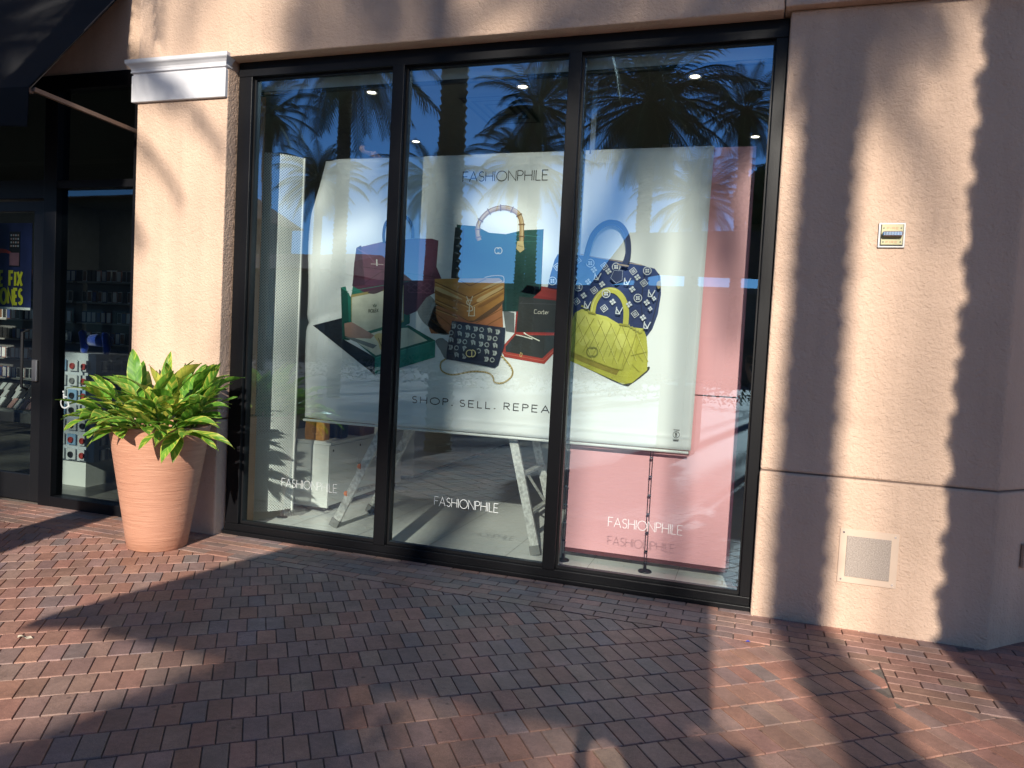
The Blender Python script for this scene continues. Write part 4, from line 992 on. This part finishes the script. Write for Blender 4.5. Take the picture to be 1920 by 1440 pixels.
# ------------------------------------------------------------------ phone shop interior
SH = mat('grey_shelf', (.22, .22, .20), .6); CASE = [mat('case_%s' % n_, c_, .35) for n_, c_ in (('silver', (.45, .45, .44)), ('black', (.02, .02, .02)), ('rose', (.45, .25, .22)), ('clear', (.6, .62, .6)), ('brown', (.15, .07, .04)), ('navy', (.03, .05, .14)))]
rg = random.Random(3)
def shelf_unit(x0, x1, y, label):
    t = thing('shelf_unit', label, 'shelves', 'shelf walls of phone cases', (0, 0, 0))
    box('back_board', mat('slat_wall', (.10, .10, .095), .7), x0, x1, y, y+.03, .1, 2.25, t)
    for k in range(7):
        z = .45+k*.27
        box('shelf', SH, x0, x1, y-.16, y-.001, z, z+.018, t); mb = MB(); x = x0+.03
        while x < x1-.09: 
            wq = .072; a_ = rg.uniform(-.008, .008); ci = rg.randrange(6)
            mb.box(x, x+wq, y-.10, y-.085, z+.02, z+.165+a_, ci); mb.box(x+.007, x+wq-.007, y-.103, y-.1005, z+.03, z+.155, (ci+1) % 6 if ci != 1 else 1); x += wq+rg.uniform(.004, .02)
        o = mb.build('phone_cases', CASE, t); o['kind'] = 'stuff'
    return t
shelf_unit(-10.3, -8.62, 3.1, 'shelves of phone cases seen through the glass door'); shelf_unit(-8.55, -7.15, 3.1, 'shelves of phone cases seen through the side light'); shelf_unit(-7.1, -5.7, 3.1, 'shelves of phone cases near the pilaster')
tb = thing('display_table', 'long table of phones laid out on stands inside the phone shop', 'table')
a_, b_ = at(0, 768, 1, 2.1), at(66, 770, 1, 2.1)
box('table_top', SH, a_.x-.6, b_.x+.1, 2.0, 2.7, b_.z-.03, b_.z, tb)
for x in (a_.x-.5, b_.x): box('leg', SH, x, x+.04, 2.05, 2.09, 0, b_.z-.031, tb)
mb = MB(); 
for j in range(3):
    for i in range(11):
        x = a_.x-.5+i*.1; y = 2.05+j*.2; z = b_.z+.03+j*.07
        M_ = Matrix.Translation((x, y, z)) @ Matrix.Rotation(R(-40), 4, 'X'); mb.box(0, .07, -.006, .006, -.02, .12, rg.choice([0, 1, 1, 2, 3]), M=M_)
mb.build('display_phones', CASE, tb)['kind'] = 'stuff'
# accessory rack beside the side light
rk = thing('accessory_rack', 'white wire rack hung with small carded phone accessories by the glass', 'display rack')
ra, rb = at(108, 662, 1, .62), at(178, 664, 1, .62); rz1, rz0 = rb.z, at(178, 868, 1, .62).z
RKW = mat('rack_panel', (.58, .62, .66), .5)
box('front_board', RKW, ra.x-.02, rb.x, .62, .64, rz0, rz1, rk); box('side_board', RKW, rb.x-.001, rb.x+.015, .6205, 1.05, rz0, rz1, rk)
box('top_board', RKW, ra.x-.02, rb.x, .641, 1.05, rz1-.02, rz1, rk); box('pedestal', WHITE, ra.x+.0, rb.x-.12, .66, .98, 0, rz0-.002, rk)
for r_ in range(7):
    for c_ in range(3):
        x = ra.x+.03+c_*(rb.x-ra.x-.04)/3; z = rz1-.13-r_*.137
        mb = MB(); mb.box(x, x+.10, .595, .604, z-.035, z+.065, 0); mb.lathe([(.001, 0), (.028, 0), (.028, .014), (.018, .015), (.018, .008), (.001, .008)], 14, (0, 0, 0), 1)
        k = len(mb.v)-14*6; mb.v[k:] = [(x+.05+vx, .594-vz, z+.01+vy) for vx, vy, vz in mb.v[k:]]
        mb.build('carded_accessory', [mat('card_white', (.62, .64, .66), .5) if rg.random() < .75 else mat('card_blue', (.25, .42, .62), .5), rg.choice([mat('acc_black', (.02, .02, .02), .4), mat('acc_black'), mat('acc_red', (.4, .05, .04), .4), mat('acc_grey', (.2, .2, .2), .4)])], rk)
for r_ in range(7):
    for c_ in range(3):
        y = .68+c_*.12; z = rz1-.13-r_*.137; MB().box(rb.x+.016, rb.x+.026, y, y+.09, z-.035, z+.065).build('side_card', mat('card_grey', (.3, .33, .36), .5), rk)
# blue plush neck rest: two padded arms and a back pad
bpth = at(177, 662, 1, .75)
ps = thing('plush_cushion', 'bright blue plush cushion with two upright arms on top of the rack', 'cushion')
BL = mat('blue_plush', (.012, .075, .55), .9, sheen=.6, bump=.004, bscale=180, var=.15, vscale=25)
x0, x1 = at(157, 655, 1, .70).x, at(199, 655, 1, .70).x; zt2 = at(157, 619, 1, .70).z
for x, h_ in ((x0, zt2), (x1, zt2-.01)): MB().tube([(x, .70, rz1+.005), (x+.01, .70, rz1+.05), (x-.008, .70, rz1+.12), (x-.02, .70, h_-.02), (x-.02, .70, h_)], [.026, .034, .030, .036, .018], 12).build('arm_pad', BL, ps, smooth=True)
MB().tube([(x0+.01, .74, rz1+.12), ((x0+x1)/2, .76, rz1+.125), (x1-.01, .74, rz1+.12)], [.05, .062, .05], 12).build('back_pad', BL, ps, smooth=True)
o = MB().box(at(118, 628, 1, 1.2).x, at(130, 628, 1, 1.2).x, 1.2, 1.205, at(124, 637, 1, 1.2).z, at(124, 624, 1, 1.2).z).build('price_card', mat('card_grey'), None); tag(o, 'small grey price card standing behind the rack', 'card')
# poster on the door glass
pw = [at(-60, 412, 1, .03), at(60, 578, 1, .03)]
PXX0, PXX1, PZ1, PZ0 = -6.52, at(59, 500, 1, .03).x, at(40, 418, 1, .03).z, at(40, 581, 1, .03).z
ps = thing('poster', 'dark blue phone repair poster with yellow lettering inside the door glass', 'poster')
box('sheet', mat('poster_blue', (.015, .022, .10), .5, var=.3, vscale=4), PXX0, PXX1, .030, .034, PZ0, PZ1, ps)
mb = MB(); ph = at(28, 470, 1, .03); hw = .060
mb.box(ph.x-hw, ph.x+hw, .026, .0295, at(28, 500, 1, .03).z, at(28, 434, 1, .03).z, 0, bev=.001)
zt_ = at(28, 437, 1, .03).z; ic = [(.5, .55, .6), (.55, .3, .3), (.4, .5, .6), (.6, .6, .55)]
mb.box(ph.x-hw+.006, ph.x+hw-.006, .0245, .0258, at(28, 498, 1, .03).z, at(28, 474, 1, .03).z, 1)
for r_ in range(4):
    for c_ in range(4): mb.box(ph.x-.043+c_*.026, ph.x-.029+c_*.026, .0235, .0242, zt_-.026-r_*.030, zt_-.012-r_*.030, 2+(r_+c_) % 2)
mb.build('phone_picture', [BLACK, pm((.25, .12, .16)), pm((.45, .5, .55)), pm((.55, .35, .33))], ps)
rdp = [at(a, b, 1, .025) for a, b in ((-14, 470), (0, 466), (10, 467), (20, 472), (23, 477), (12, 474), (2, 474), (-12, 482))]
MB().add([tuple(p) for p in rdp], [tuple(range(8))]).build('red_swoosh', pm((.45, .05, .03)), ps)
YEL = mat('yellow_ink', (.62, .60, .03), .5, emit=None)
mb = MB()
for tx, yb, yt in (('WE FIX', 536, 510), ('PHONES', 570, 543)):
    r_ = at(41, yb, 1, .025); t_ = at(41, yt, 1, .025); h_ = t_.z-r_.z; tot = .36; letter(mb, tx, r_.x-tot, r_.z, h_, .026, .024, .30, total=tot)
mb.build('lettering', YEL, ps)
box('bottom_strip', WHITE, PXX0, PXX1-.002, .026, .0295, PZ0, PZ0+.02, ps)
# fill panels added in the phone shop ceiling to brighten its shelves
for x in (-8.6, -6.4):
    t = thing('fill_light_panel', 'added fill light panel in the phone shop ceiling'+(' nearer the pilaster' if x > -7 else ' farther left'), 'ceiling light', loc=(x, 4.3, 3.415))
    MB().box(-.3, .3, -.1, .1, -.02, .0).build('housing', WHITE, t); MB().add([(-.28, -.08, -.022), (.28, -.08, -.022), (.28, .08, -.022), (-.28, .08, -.022)], [(0, 3, 2, 1)]).build('diffuser', mat('fill_glow', (.9, .9, .9), .5, emit=(1, .96, .9), estr=22), t)

# ------------------------------------------------------------------ palms
TRK = mat('palm_trunk', (.075, .056, .04), .95, var=.35, vscale=7, bump=.02, bscale=14)
FRM = mat('palm_frond', (.030, .048, .014), .75, var=.35, vscale=2, spec=.15); RAC = mat('palm_rachis', (.16, .17, .06), .6)
def trunk_mesh(name, H, r, pitch, amp, seed):
    rg_ = random.Random(seed); mb = MB(); n_ = 22; dz = .045; m_ = int(H/dz); P = []; F = []
    for j in range(m_+1):
        z = j*dz
        for i in range(n_):
            a = 2*math.pi*i/n_; row = z/pitch + (i/n_)*2; ph = row-math.floor(row)
            k = math.sin(a*7+math.floor(row)*math.pi)*.25+.75
            rad = r + amp*(ph**1.6)*k + rg_.uniform(-.004, .004)
            P.append((rad*math.cos(a), rad*math.sin(a), z-.02))
    for j in range(m_):
        for i in range(n_): q = (i+1) % n_; F.append((j*n_+i, j*n_+q, j*n_+n_+q, j*n_+n_+i))
    mb.add(P, F); me = bpy.data.meshes.new(name); me.from_pydata(mb.v, [], mb.f); me.materials.append(TRK); return me
def crown_mesh(name, nf, L0, seed, low=-.9, nleaf=62, lw=.030, ll=.50):
    rg_ = random.Random(seed); V = []; F = []; MI = []
    for f in range(nf):
        az = f*2.39996+rg_.uniform(-.25, .25); t0 = (f+.5)/nf
        el = 1.45-(1.45-low)*t0**.85+rg_.uniform(-.12, .12); L_ = L0*rg_.uniform(.82, 1.08)*(.75+.25*math.sin(math.pi*min(1, t0*1.3)))
        d = Vector((math.cos(az)*math.cos(el), math.sin(az)*math.cos(el), math.sin(el))); p = Vector((math.cos(az)*.15, math.sin(az)*.15, -.35*t0)); N_ = 16
        side = Vector((-math.sin(az), math.cos(az), 0)); droop = rg_.uniform(.9, 1.5)*(1.0 if el > -.3 else .45); pts = [p.copy()]; ds = [d.copy()]; tw = rg_.uniform(-.5, .5)
        for i in range(N_):
            p = p+d*L_/N_; d = (Matrix.Rotation(droop/N_*(.5+i/N_), 3, side) @ d); 
            if d.z < -.985: d = ds[-1].copy()
            pts.append(p.copy()); ds.append(d.copy())
        # rachis: triangular tube
        b0 = len(V)
        for i, q in enumerate(pts):
            r_ = .028*(1-i/(N_+1))+.004; up = side.cross(ds[i]).normalized()
            V += [tuple(q+side*r_), tuple(q-side*r_), tuple(q+up*r_)]
        for i in range(N_):
            for k in range(3): j = (k+1) % 3; F.append((b0+i*3+k, b0+i*3+j, b0+i*3+3+j, b0+i*3+3+k)); MI.append(1)
        for sg_ in (-1, 1):
            for k in range(nleaf):
                t = .10+.90*k/nleaf; u = t*N_; i = min(N_-1, int(u)); q = pts[i].lerp(pts[i+1], u-i); dd = ds[i]; up = side.cross(dd).normalized()
                fw = .45+.9*t; ld = (side*sg_*(1.0)+dd*fw+up*(.35*math.cos(k*2.1)+.1)+Vector((0, 0, -.22))).normalized()
                ln = ll*(math.sin(math.pi*(.12+.80*t))**.6)*rg_.uniform(.85, 1.12); w_ = lw*.5
                tip = q+ld*ln+Vector((0, 0, -.12*ln)); mid = q+ld*ln*.45; wv_ = dd*w_
                o_ = len(V); V += [tuple(q-wv_*.6), tuple(q+wv_*.6), tuple(mid+wv_), tuple(tip), tuple(mid-wv_)]; F.append((o_, o_+1, o_+2, o_+3, o_+4)); MI.append(0)
    me = bpy.data.meshes.new(name); me.from_pydata(V, [], F); me.materials.append(FRM); me.materials.append(RAC); me.polygons.foreach_set('material_index', MI); return me
TM = {'slim': trunk_mesh('palm_trunk_slim', 15, .150, .21, .052, 1), 'wide': trunk_mesh('palm_trunk_wide', 15, .315, .185, .085, 2)}
CR = [crown_mesh('palm_crown_full', 64, 3.5, 1), crown_mesh('palm_crown_open', 46, 3.3, 2, low=-1.1), crown_mesh('palm_crown_dense', 84, 3.2, 3, low=-1.2, nleaf=56), crown_mesh('palm_crown_sparse', 17, 3.5, 4, low=-1.2)]
def palm(x, y, h, label, tr='slim', cr=0, rz=0, s=1, ts=1, tilt=(0, 0)):
    t = thing('palm_tree', label, 'palm tree', 'date palms across the plaza', (x, y, -.01)); t.rotation_euler = (tilt[0], tilt[1], rz)
    a = bpy.data.objects.new('trunk', TM[tr]); COL.objects.link(a); a.parent = t; a.scale = (ts, ts, h/15)
    c = bpy.data.objects.new('crown', CR[cr]); COL.objects.link(c); c.parent = t; c.location = (0, 0, h); c.scale = (s, s, s)
    return t
def refl(px, py, Y, **k):
    """a tree seen mirrored in the window at this point of the glass, Y metres in front of the wall"""
    g_ = at(px, py, 1, 0); f = (DIST+Y)/DIST; return g_.x*f, -Y, EYE+(g_.z-EYE)*f
# shadow casters on the sunny side
palm(2.30, -12, 9.75, 'slim palm in line with the shadow on the pier', 'slim', 2, .4, .34)
palm(2.39, -6.0, 12.5, 'stout date palm nearest the shopfront', 'wide', 0, 1.0, 1)
palm(1.86, -24, 18.0, 'tall palm straight across the plaza from the middle pane', 'slim', 1, 2.0, 1.1, .8)
palm(4.75, -45, 23.7, 'far tall palm with a small crown behind the row', 'slim', 2, .2, .34, .4)
palm(6.2, -45, 21.2, 'far palm with very thin crown beyond the kiosk', 'slim', 3, .1, .7, .4)
palm(2.75, -30, 17.6, 'tall palm with a thin crown beyond the round tree', 'slim', 3, .9, .62, .4)
palm(2.95, -20, 13.6, 'slender palm of middling height beyond the kiosk', 'slim', 3, 2.9, .62, .22)
palm(9.15, -50, 31.5, 'farthest thin palm beyond the kiosk', 'slim', 1, .2, .7, .5)
palm(4.6, -35, 22.6, 'tall palm with open crown beyond the kiosk', 'slim', 3, 1.2, .9, .4)
palm(-4.17, -12.3, 9.6, 'palm mirrored behind the second mullion', 'slim', 1, 2.2, .85, 1)
palm(5.25, -22, 17.6, 'tall palm across the plaza behind the slim one', 'slim', 1, 3.0, 1.1, 1.4)
# the row seen mirrored in the glass
for (px, py, Y, tr, cr, rz, s, ts, lab) in [
    (652, 60, 12, 'slim', 1, .3, 1.0, 1.0, 'palm whose trunk is mirrored in the left pane'),
    (875, -330, 4.93, 'wide', 1, 1.3, .8, .54, 'thick palm trunk mirrored in the middle pane'),
    (1222, 178, 28, 'slim', 2, 2.0, 1.5, 1.8, 'palm crown mirrored large in the right pane'),
    (505, 205, 23, 'slim', 1, 2.8, .75, 1.2, 'palm mirrored at the left edge of the window'),
    (985, 300, 31, 'slim', 0, .9, 1.0, 1.5, 'palm mirrored low in the middle pane'),
    (812, 335, 30, 'slim', 1, 2.2, 1.0, 1.5, 'palm mirrored beside the first mullion'),
    (1310, 360, 32, 'slim', 0, 1.8, 1.0, 1.5, 'palm mirrored low in the right pane'),
    (1400, 200, 33, 'slim', 1, .7, .95, 1.6, 'palm mirrored above the pink panel'),
    (1010, 190, 24, 'slim', 1, 4.0, .9, 1.3, 'palm mirrored high in the middle pane'),
    (600, 330, 36, 'slim', 0, 5.0, 1.0, 1.4, 'distant palm mirrored beside the perforated panel')]:
    x, y, z = refl(px, py, Y); palm(x, y, z, lab, tr, cr, rz, s, ts)

# bushy tree added out of view to shade the paving: small leaves through the crown
ft = thing('shadow_tree', 'added small bushy tree beside the kiosk, shading the paving', 'tree', loc=(.16, -14, 0)); rg = random.Random(17); fm_ = MB()
for k in range(8200):
    a = rg.uniform(0, 6.283); u_ = rg.uniform(-1, 1); r_ = rg.random()**.45; q_ = math.sqrt(1-u_*u_)
    c = Vector((.80*r_*q_*math.cos(a), .75*r_*q_*math.sin(a), 5.15+.98*r_*u_)); c *= 1+.05*math.sin(7*a+3*u_)*0; c.x += .09*math.sin(5*c.z+a); c.z += .10*math.sin(4*a)
    a = rg.uniform(0, 6.3); e = rg.uniform(-1.2, 1.2); s_ = rg.uniform(.04, .075); d = Vector((math.cos(a)*math.cos(e), math.sin(a)*math.cos(e), math.sin(e))); u = d.orthogonal().normalized()
    fm_.add([c-u*s_*.45, c+d*s_, c+u*s_*.45, c-d*s_], [(0, 1, 2, 3)])
fm_.build('crown', mat('ficus_leaf', (.04, .075, .02), .6), ft)
tm_ = MB(); tm_.tube([(0, 0, 0), (.02, 0, 2), (-.02, .02, 4), (0, 0, 5.3)], [.10, .08, .07, .03], 10)
for a in range(5): tm_.tube([(-.01, .01, 4.1+.1*a), (.3*math.cos(a*1.3), .3*math.sin(a*1.3), 4.7+.1*a), (.5*math.cos(a*1.3), .5*math.sin(a*1.3), 5.2+.1*a)], [.035, .025, .01], 6)
tm_.build('trunk', mat('ficus_bark', (.18, .15, .12), .9, bump=.01, bscale=20), ft)

# ------------------------------------------------------------------ buildings across the plaza
def far_building(x0, x1, y0, y1, h, label, tile=True, col=(.34, .25, .19)):
    t = thing('plaza_building', label, 'building')
    box('wall', mat('far_stucco_%d' % int(col[0]*100), col, .9, var=.08, vscale=.4), x0, x1, y0, y1, 0, h-.4, t)
    if tile:
        mb = MB(); mb.extr([(y1+.9, h-.5), (y1+.9, h-.38), ((y0+y1)/2, h+1.6), (y0-.9, h-.38), (y0-.9, h-.5)], x0-.8, x1+.8, axis=0); mb.build('roof', mat('clay_roof_tiles', (.30, .115, .07), .85, var=.25, vscale=1.5, bump=.05, bscale=4), t)
    else: box('parapet', WHITE if False else mat('far_trim', (.2, .16, .13), .9), x0-.2, x1+.2, y0-.2, y1+.2, h-.398, h, t)
    n_ = int((x1-x0)/3.2)
    for k in range(n_):
        x = x0+1.0+k*3.2; f = box('window', mat('far_window_frame', (.05, .05, .05), .5), x, x+2.2, y1+.002, y1+.06, .3, min(3.0, h-1.2), t)
        box('pane', mat('far_glass', (.03, .035, .04), .08), x+.08, x+2.12, y1+.061, y1+.07, .4, min(2.9, h-1.3), f)
    return t
far_building(-31, 34, -56, -46, 6.1, 'long low shop building across the plaza with flat parapet', False, (.13, .095, .075))
far_building(-92, -46, -62, -46, 13.0, 'tall brown building at the far left across the plaza', True, (.12, .075, .05))
far_building(-44, -30.5, -58, -44, 7.0, 'tile roofed building at the far left across the plaza', True, (.16, .12, .09))
# clipped hedge in front of it
hm = MB(); rg = random.Random(9)
for k in range(5200):
    x = rg.uniform(-24, 10); y = rg.uniform(-19.6, -18.2); z = rg.uniform(.1, .95)*(1+.15*math.sin(x)); a = rg.uniform(0, 6.3); e = rg.uniform(-1, 1); s_ = rg.uniform(.05, .10)
    d = Vector((math.cos(a)*math.cos(e), math.sin(a)*math.cos(e), math.sin(e))); u = d.orthogonal().normalized(); c = Vector((x, y, z)); hm.add([c-u*s_*.4, c+d*s_, c+u*s_*.4, c-d*s_], [(0, 1, 2, 3)])
tag(hm.build('hedge', mat('hedge_leaf', (.02, .035, .012), .9, spec=.1)), 'low clipped hedge bed across the plaza, mirrored under the banner', 'hedge')

# ------------------------------------------------------------------ kiosk added behind the photographer to shade the paving
ki = thing('shadow_kiosk', 'added kiosk whose broad canopy shades the paving, behind the photographer', 'kiosk')
KY0, KY1 = -8.0, -6.9
KM = mat('kiosk_canvas', (.035, .04, .05), .8)
mb = MB(); mb.extr([(-2.52, 2.55), (-1.92, 3.39), (1.00, 3.42), (.84, 2.68), (-1.45, 2.74), (-2.50, 2.50)], -7.05, -6.95); mb.build('fascia_board', KM, ki)
mb = MB(); mb.extr([(-1.88, 3.37), (.98, 3.40), (.96, 3.34), (-1.84, 3.31)], -8.6, -7.051); mb.build('roof', KM, ki)
KW = mat('kiosk_wood', (.14, .10, .07), .6)
for x in (.50, -1.05): 
    for y in (-7.0, -8.5): box('post', KW, x, x+.10, y-.05, y+.05, 0, 2.72, ki)
box('side_cabinet', KW, .63, .98, -8.4, -7.06, .02, 2.66, ki, bevel=.01); box('counter', KW, -1.35, -.75, -8.4, -7.06, 0, 1.05, ki, bevel=.01)
# ------------------------------------------------------------------ people (skinned bodies)
SKIN = mat('skin', (.50, .30, .22), .5, var=.06, vscale=20); 
def skin_body(name, joints, edges, mats, parent, sub=2, faces=None):
    me = bpy.data.meshes.new(name); keys = list(joints); me.from_pydata([joints[k][0] for k in keys], [(keys.index(a), keys.index(b)) for a, b in edges], [])
    for m_ in mats: me.materials.append(m_)
    o = bpy.data.objects.new(name, me); COL.objects.link(o); o.parent = parent
    md = o.modifiers.new('skin', 'SKIN'); md.use_smooth_shade = True
    for i, k in enumerate(keys):
        r = joints[k][1]; me.skin_vertices[0].data[i].radius = r if isinstance(r, tuple) else (r, r)
        me.skin_vertices[0].data[i].use_root = (i == 0)
    s_ = o.modifiers.new('sub', 'SUBSURF'); s_.levels = sub; s_.render_levels = sub
    return o
def chain(J, E, root, base, dirv, segs, r0, r1, name, curl, axis):
    p = Vector(base); d = Vector(dirv).normalized(); prev = root
    k0 = name+'0'; J[k0] = (tuple(p), r0); E.append((prev, k0)); prev = k0
    for i, s_ in enumerate(segs):
        p = p+d*s_; k = name+str(i+1); t = (i+1)/len(segs); J[k] = (tuple(p), r0+(r1-r0)*t); E.append((prev, k)); prev = k
        d = Matrix.Rotation(curl[i] if isinstance(curl, (list, tuple)) else curl, 3, axis) @ d
def figure(loc, P, cloth, trousers, hairc, parent_label, hands):
    """P: joint positions (world). One continuous body, with shirt, trousers, shoes and hair over it."""
    t = thing('person', parent_label, 'person')
    J = {}; E = []
    def j(k, p, r): J[k] = (tuple(p), r)
    j('pelvis', P['pelvis'], (.125, .095)); j('waist', P['waist'], (.115, .085)); j('chest', P['chest'], (.145, .10)); j('neckb', P['neckb'], (.075, .065)); j('neck', P['neck'], .052)
    E += [('pelvis', 'waist'), ('waist', 'chest'), ('chest', 'neckb'), ('neckb', 'neck')]
    h0 = Vector(P['neck']); h1 = Vector(P['head']); u = (h1-h0)
    f = Vector(P['face']).normalized()
    j('jaw', h0+u*.30+f*.018, (.062, .068)); j('mid', h0+u*.62+f*.005, (.076, .092)); j('crown', h0+u*.93, (.066, .080)); E += [('neck', 'jaw'), ('jaw', 'mid'), ('mid', 'crown')]
    for s_ in 'LR':
        j('sh'+s_, P['sh'+s_], .062); j('el'+s_, P['el'+s_], .042); j('wr'+s_, P['wr'+s_], .027); j('pm'+s_, P['pm'+s_], (.036, .020))
        E += [('neckb', 'sh'+s_), ('sh'+s_, 'el'+s_), ('el'+s_, 'wr'+s_), ('wr'+s_, 'pm'+s_)]
        j('hp'+s_, P['hp'+s_], .092); j('kn'+s_, P['kn'+s_], .060); j('an'+s_, P['an'+s_], .042); j('ft'+s_, P['ft'+s_], .036)
        E += [('pelvis', 'hp'+s_), ('hp'+s_, 'kn'+s_), ('kn'+s_, 'an'+s_), ('an'+s_, 'ft'+s_)]
        hd = hands[s_]   # (finger direction, across direction, curl axis, curl)
        fd, ac, ax, cu = Vector(hd[0]).normalized(), Vector(hd[1]).normalized(), Vector(hd[2]).normalized(), hd[3]
        pm_ = Vector(P['pm'+s_])
        for i, (off, ln) in enumerate(((-1.5, .80), (-.5, .97), (.5, 1.0), (1.5, .92))):
            chain(J, E, 'pm'+s_, pm_+fd*.040+ac*off*.0195, fd, [.040*ln, .026*ln, .022*ln], .0098, .0074, 'f%d%s' % (i, s_), [cu*(1+.12*i), cu*1.1, cu], ax)
        chain(J, E, 'pm'+s_, pm_-fd*.012+ac*.032, fd*.5+ac*.9, [.034, .028], .0115, .0085, 'th'+s_, [cu*.5, cu*.4], ax)
    skin_body('body', J, E, [SKIN], t)
    def cl(name, ks, ed, m_, add=.012):
        J2 = {}
        for k in ks:
            r = J[k][1]; r = r if isinstance(r, tuple) else (r, r); J2[k] = (J[k][0], (r[0]+add, r[1]+add))
        return skin_body(name, J2, ed, [m_], t)
    J['slL'] = (tuple(Vector(P['shL']).lerp(Vector(P['elL']), .85)), .048); J['slR'] = (tuple(Vector(P['shR']).lerp(Vector(P['elR']), .85)), .048)
    cl('shirt', ['pelvis', 'waist', 'chest', 'neckb', 'shL', 'shR', 'slL', 'slR'], [('pelvis', 'waist'), ('waist', 'chest'), ('chest', 'neckb'), ('neckb', 'shL'), ('neckb', 'shR'), ('shL', 'slL'), ('shR', 'slR')], cloth, .016)
    cl('trousers', ['pelvis', 'hpL', 'hpR', 'knL', 'knR', 'anL', 'anR'], [('pelvis', 'hpL'), ('pelvis', 'hpR'), ('hpL', 'knL'), ('hpR', 'knR'), ('knL', 'anL'), ('knR', 'anR')], trousers, .018)
    for s_ in 'LR':
        a, b = Vector(P['an'+s_]), Vector(P['ft'+s_]); skin_body('shoe', {'a': (tuple(a+Vector((0, 0, -.035))), (.045, .045)), 'b': (tuple(a.lerp(b, .5)+Vector((0, 0, -.02))), (.046, .038)), 'c': (tuple(b+(b-a).normalized()*.02), (.042, .032))}, [('a', 'b'), ('b', 'c')], [BLACK], t)
    hc = h0+u*.70-f*.018
    hr = MB(); hr.lathe([(.001, .115)]+[(.096*math.sin(R(q)), .115*math.cos(R(q))) for q in range(12, 105, 12)], 20, (0, 0, 0)); hr.build('hair', hairc, t, smooth=True, loc=tuple(hc))
    # face: eyes, nose, mouth, ears
    sd = Vector((0, 0, 1)).cross(f).normalized(); fm = h0+u*.60+f*.085
    fb = MB(); fb.tube([fm+Vector((0, 0, .012)), fm+f*.010-Vector((0, 0, .014)), fm+f*.016-Vector((0, 0, .030))], [.006, .009, .011], 8); 
    for k in (-1, 1): fb.lathe([(.001, .022), (.013, .016), (.016, 0), (.010, -.018), (.001, -.024)], 10, tuple(h0+u*.55+sd*k*.084-f*.005))
    fb.build('nose_and_ears', SKIN, t, smooth=True)
    eb = MB()
    for k in (-1, 1): eb.lathe([(.001, .008), (.008, .005), (.011, 0), (.008, -.005), (.001, -.008)], 10, tuple(fm+sd*k*.030+Vector((0, 0, .014))-f*.008))
    eb.build('eyes', BLACK, t, smooth=True)
    mo = MB(); mc = h0+u*.34+f*.082; mo.tube([mc-sd*.022, mc+f*.004, mc+sd*.022], [.003, .006, .003], 6); mo.build('mouth', mat('lip', (.35, .13, .11), .5), t)
    return t
# photographer, standing behind the camera with both arms raised holding a phone
PHX, PHY, PHZ = .02, -4.745, 1.50
figure(None, dict(
    pelvis=(.34, -5.22, .93), waist=(.335, -5.23, 1.08), chest=(.33, -5.22, 1.27), neckb=(.32, -5.20, 1.42), neck=(.315, -5.185, 1.49), head=(.30, -5.17, 1.73), face=(-.35, 1, -.05),
    shL=(.15, -5.17, 1.38), elL=(.02, -5.02, 1.22), wrL=(-.05, -4.84, 1.40), pmL=(-.052, -4.79, 1.455),
    shR=(.49, -5.20, 1.38), elR=(.38, -4.97, 1.20), wrR=(.14, -4.84, 1.40), pmR=(.105, -4.79, 1.455),
    hpL=(.25, -5.22, .88), knL=(.24, -5.18, .48), anL=(.23, -5.22, .09), ftL=(.22, -5.08, .045),
    hpR=(.43, -5.22, .88), knR=(.46, -5.19, .48), anR=(.47, -5.24, .09), ftR=(.50, -5.10, .045)),
    mat('grey_tshirt', (.16, .17, .19), .9), mat('dark_jeans', (.03, .04, .07), .9), mat('dark_hair', (.02, .013, .01), .6), 'person photographing the shop window, holding up a phone in both hands',
    {'L': ((.25, .25, 1), (1, .1, -.2), (1, 0, 0), -.35), 'R': ((-.25, .25, 1), (-1, .1, -.2), (1, 0, 0), -.35)})
phn = thing('mobile_phone', 'black mobile phone held up by the photographer', 'phone')
MB().box(-.062, .100, -4.762, -4.753, 1.462, 1.542, bev=.003).build('case', BLACK, phn); MB().box(-.055, .093, -4.7645, -4.7625, 1.467, 1.537).build('screen', mat('phone_screen', (.02, .02, .03), .08), phn)
# installer on the ladder behind the banner: only the hand over the top edge shows
hd_ = at(706, 276, 1, .46); kn_ = at(692, 281, 1, .43)
figure(None, dict(
    pelvis=(-2.36, .80, 1.83), waist=(-2.36, .79, 1.98), chest=(-2.37, .77, 2.17), neckb=(-2.38, .76, 2.32), neck=(-2.385, .755, 2.39), head=(-2.39, .75, 2.63), face=(-.4, -1, 0),
    shR=(-2.54, .73, 2.30), elR=(-2.60, .60, 2.56), wrR=(hd_.x+.035, .475, 2.885), pmR=(hd_.x-.022, .440, 2.925),
    shL=(-2.21, .78, 2.29), elL=(-2.14, .66, 2.05), wrL=(-2.06, .52, 2.24), pmL=(-2.04, .50, 2.29),
    hpL=(-2.27, .80, 1.78), knL=(-2.27, .72, 1.36), anL=(-2.33, .80, .97+.22), ftL=(-2.42, .76, 1.155),
    hpR=(-2.45, .80, 1.78), knR=(-2.50, .72, 1.40), anR=(-2.47, .80, 1.19), ftR=(-2.56, .76, 1.155)),
    mat('white_tshirt', (.6, .6, .58), .9), mat('dark_jeans'), mat('dark_hair'), 'person on the ladder behind the banner, one hand gripping its top edge',
    {'R': ((-.62, -.75, .05), (.35, -.25, -.05), (.75, -.62, 0), -.78), 'L': ((0, -.1, 1), (1, 0, 0), (1, 0, 0), .5)})
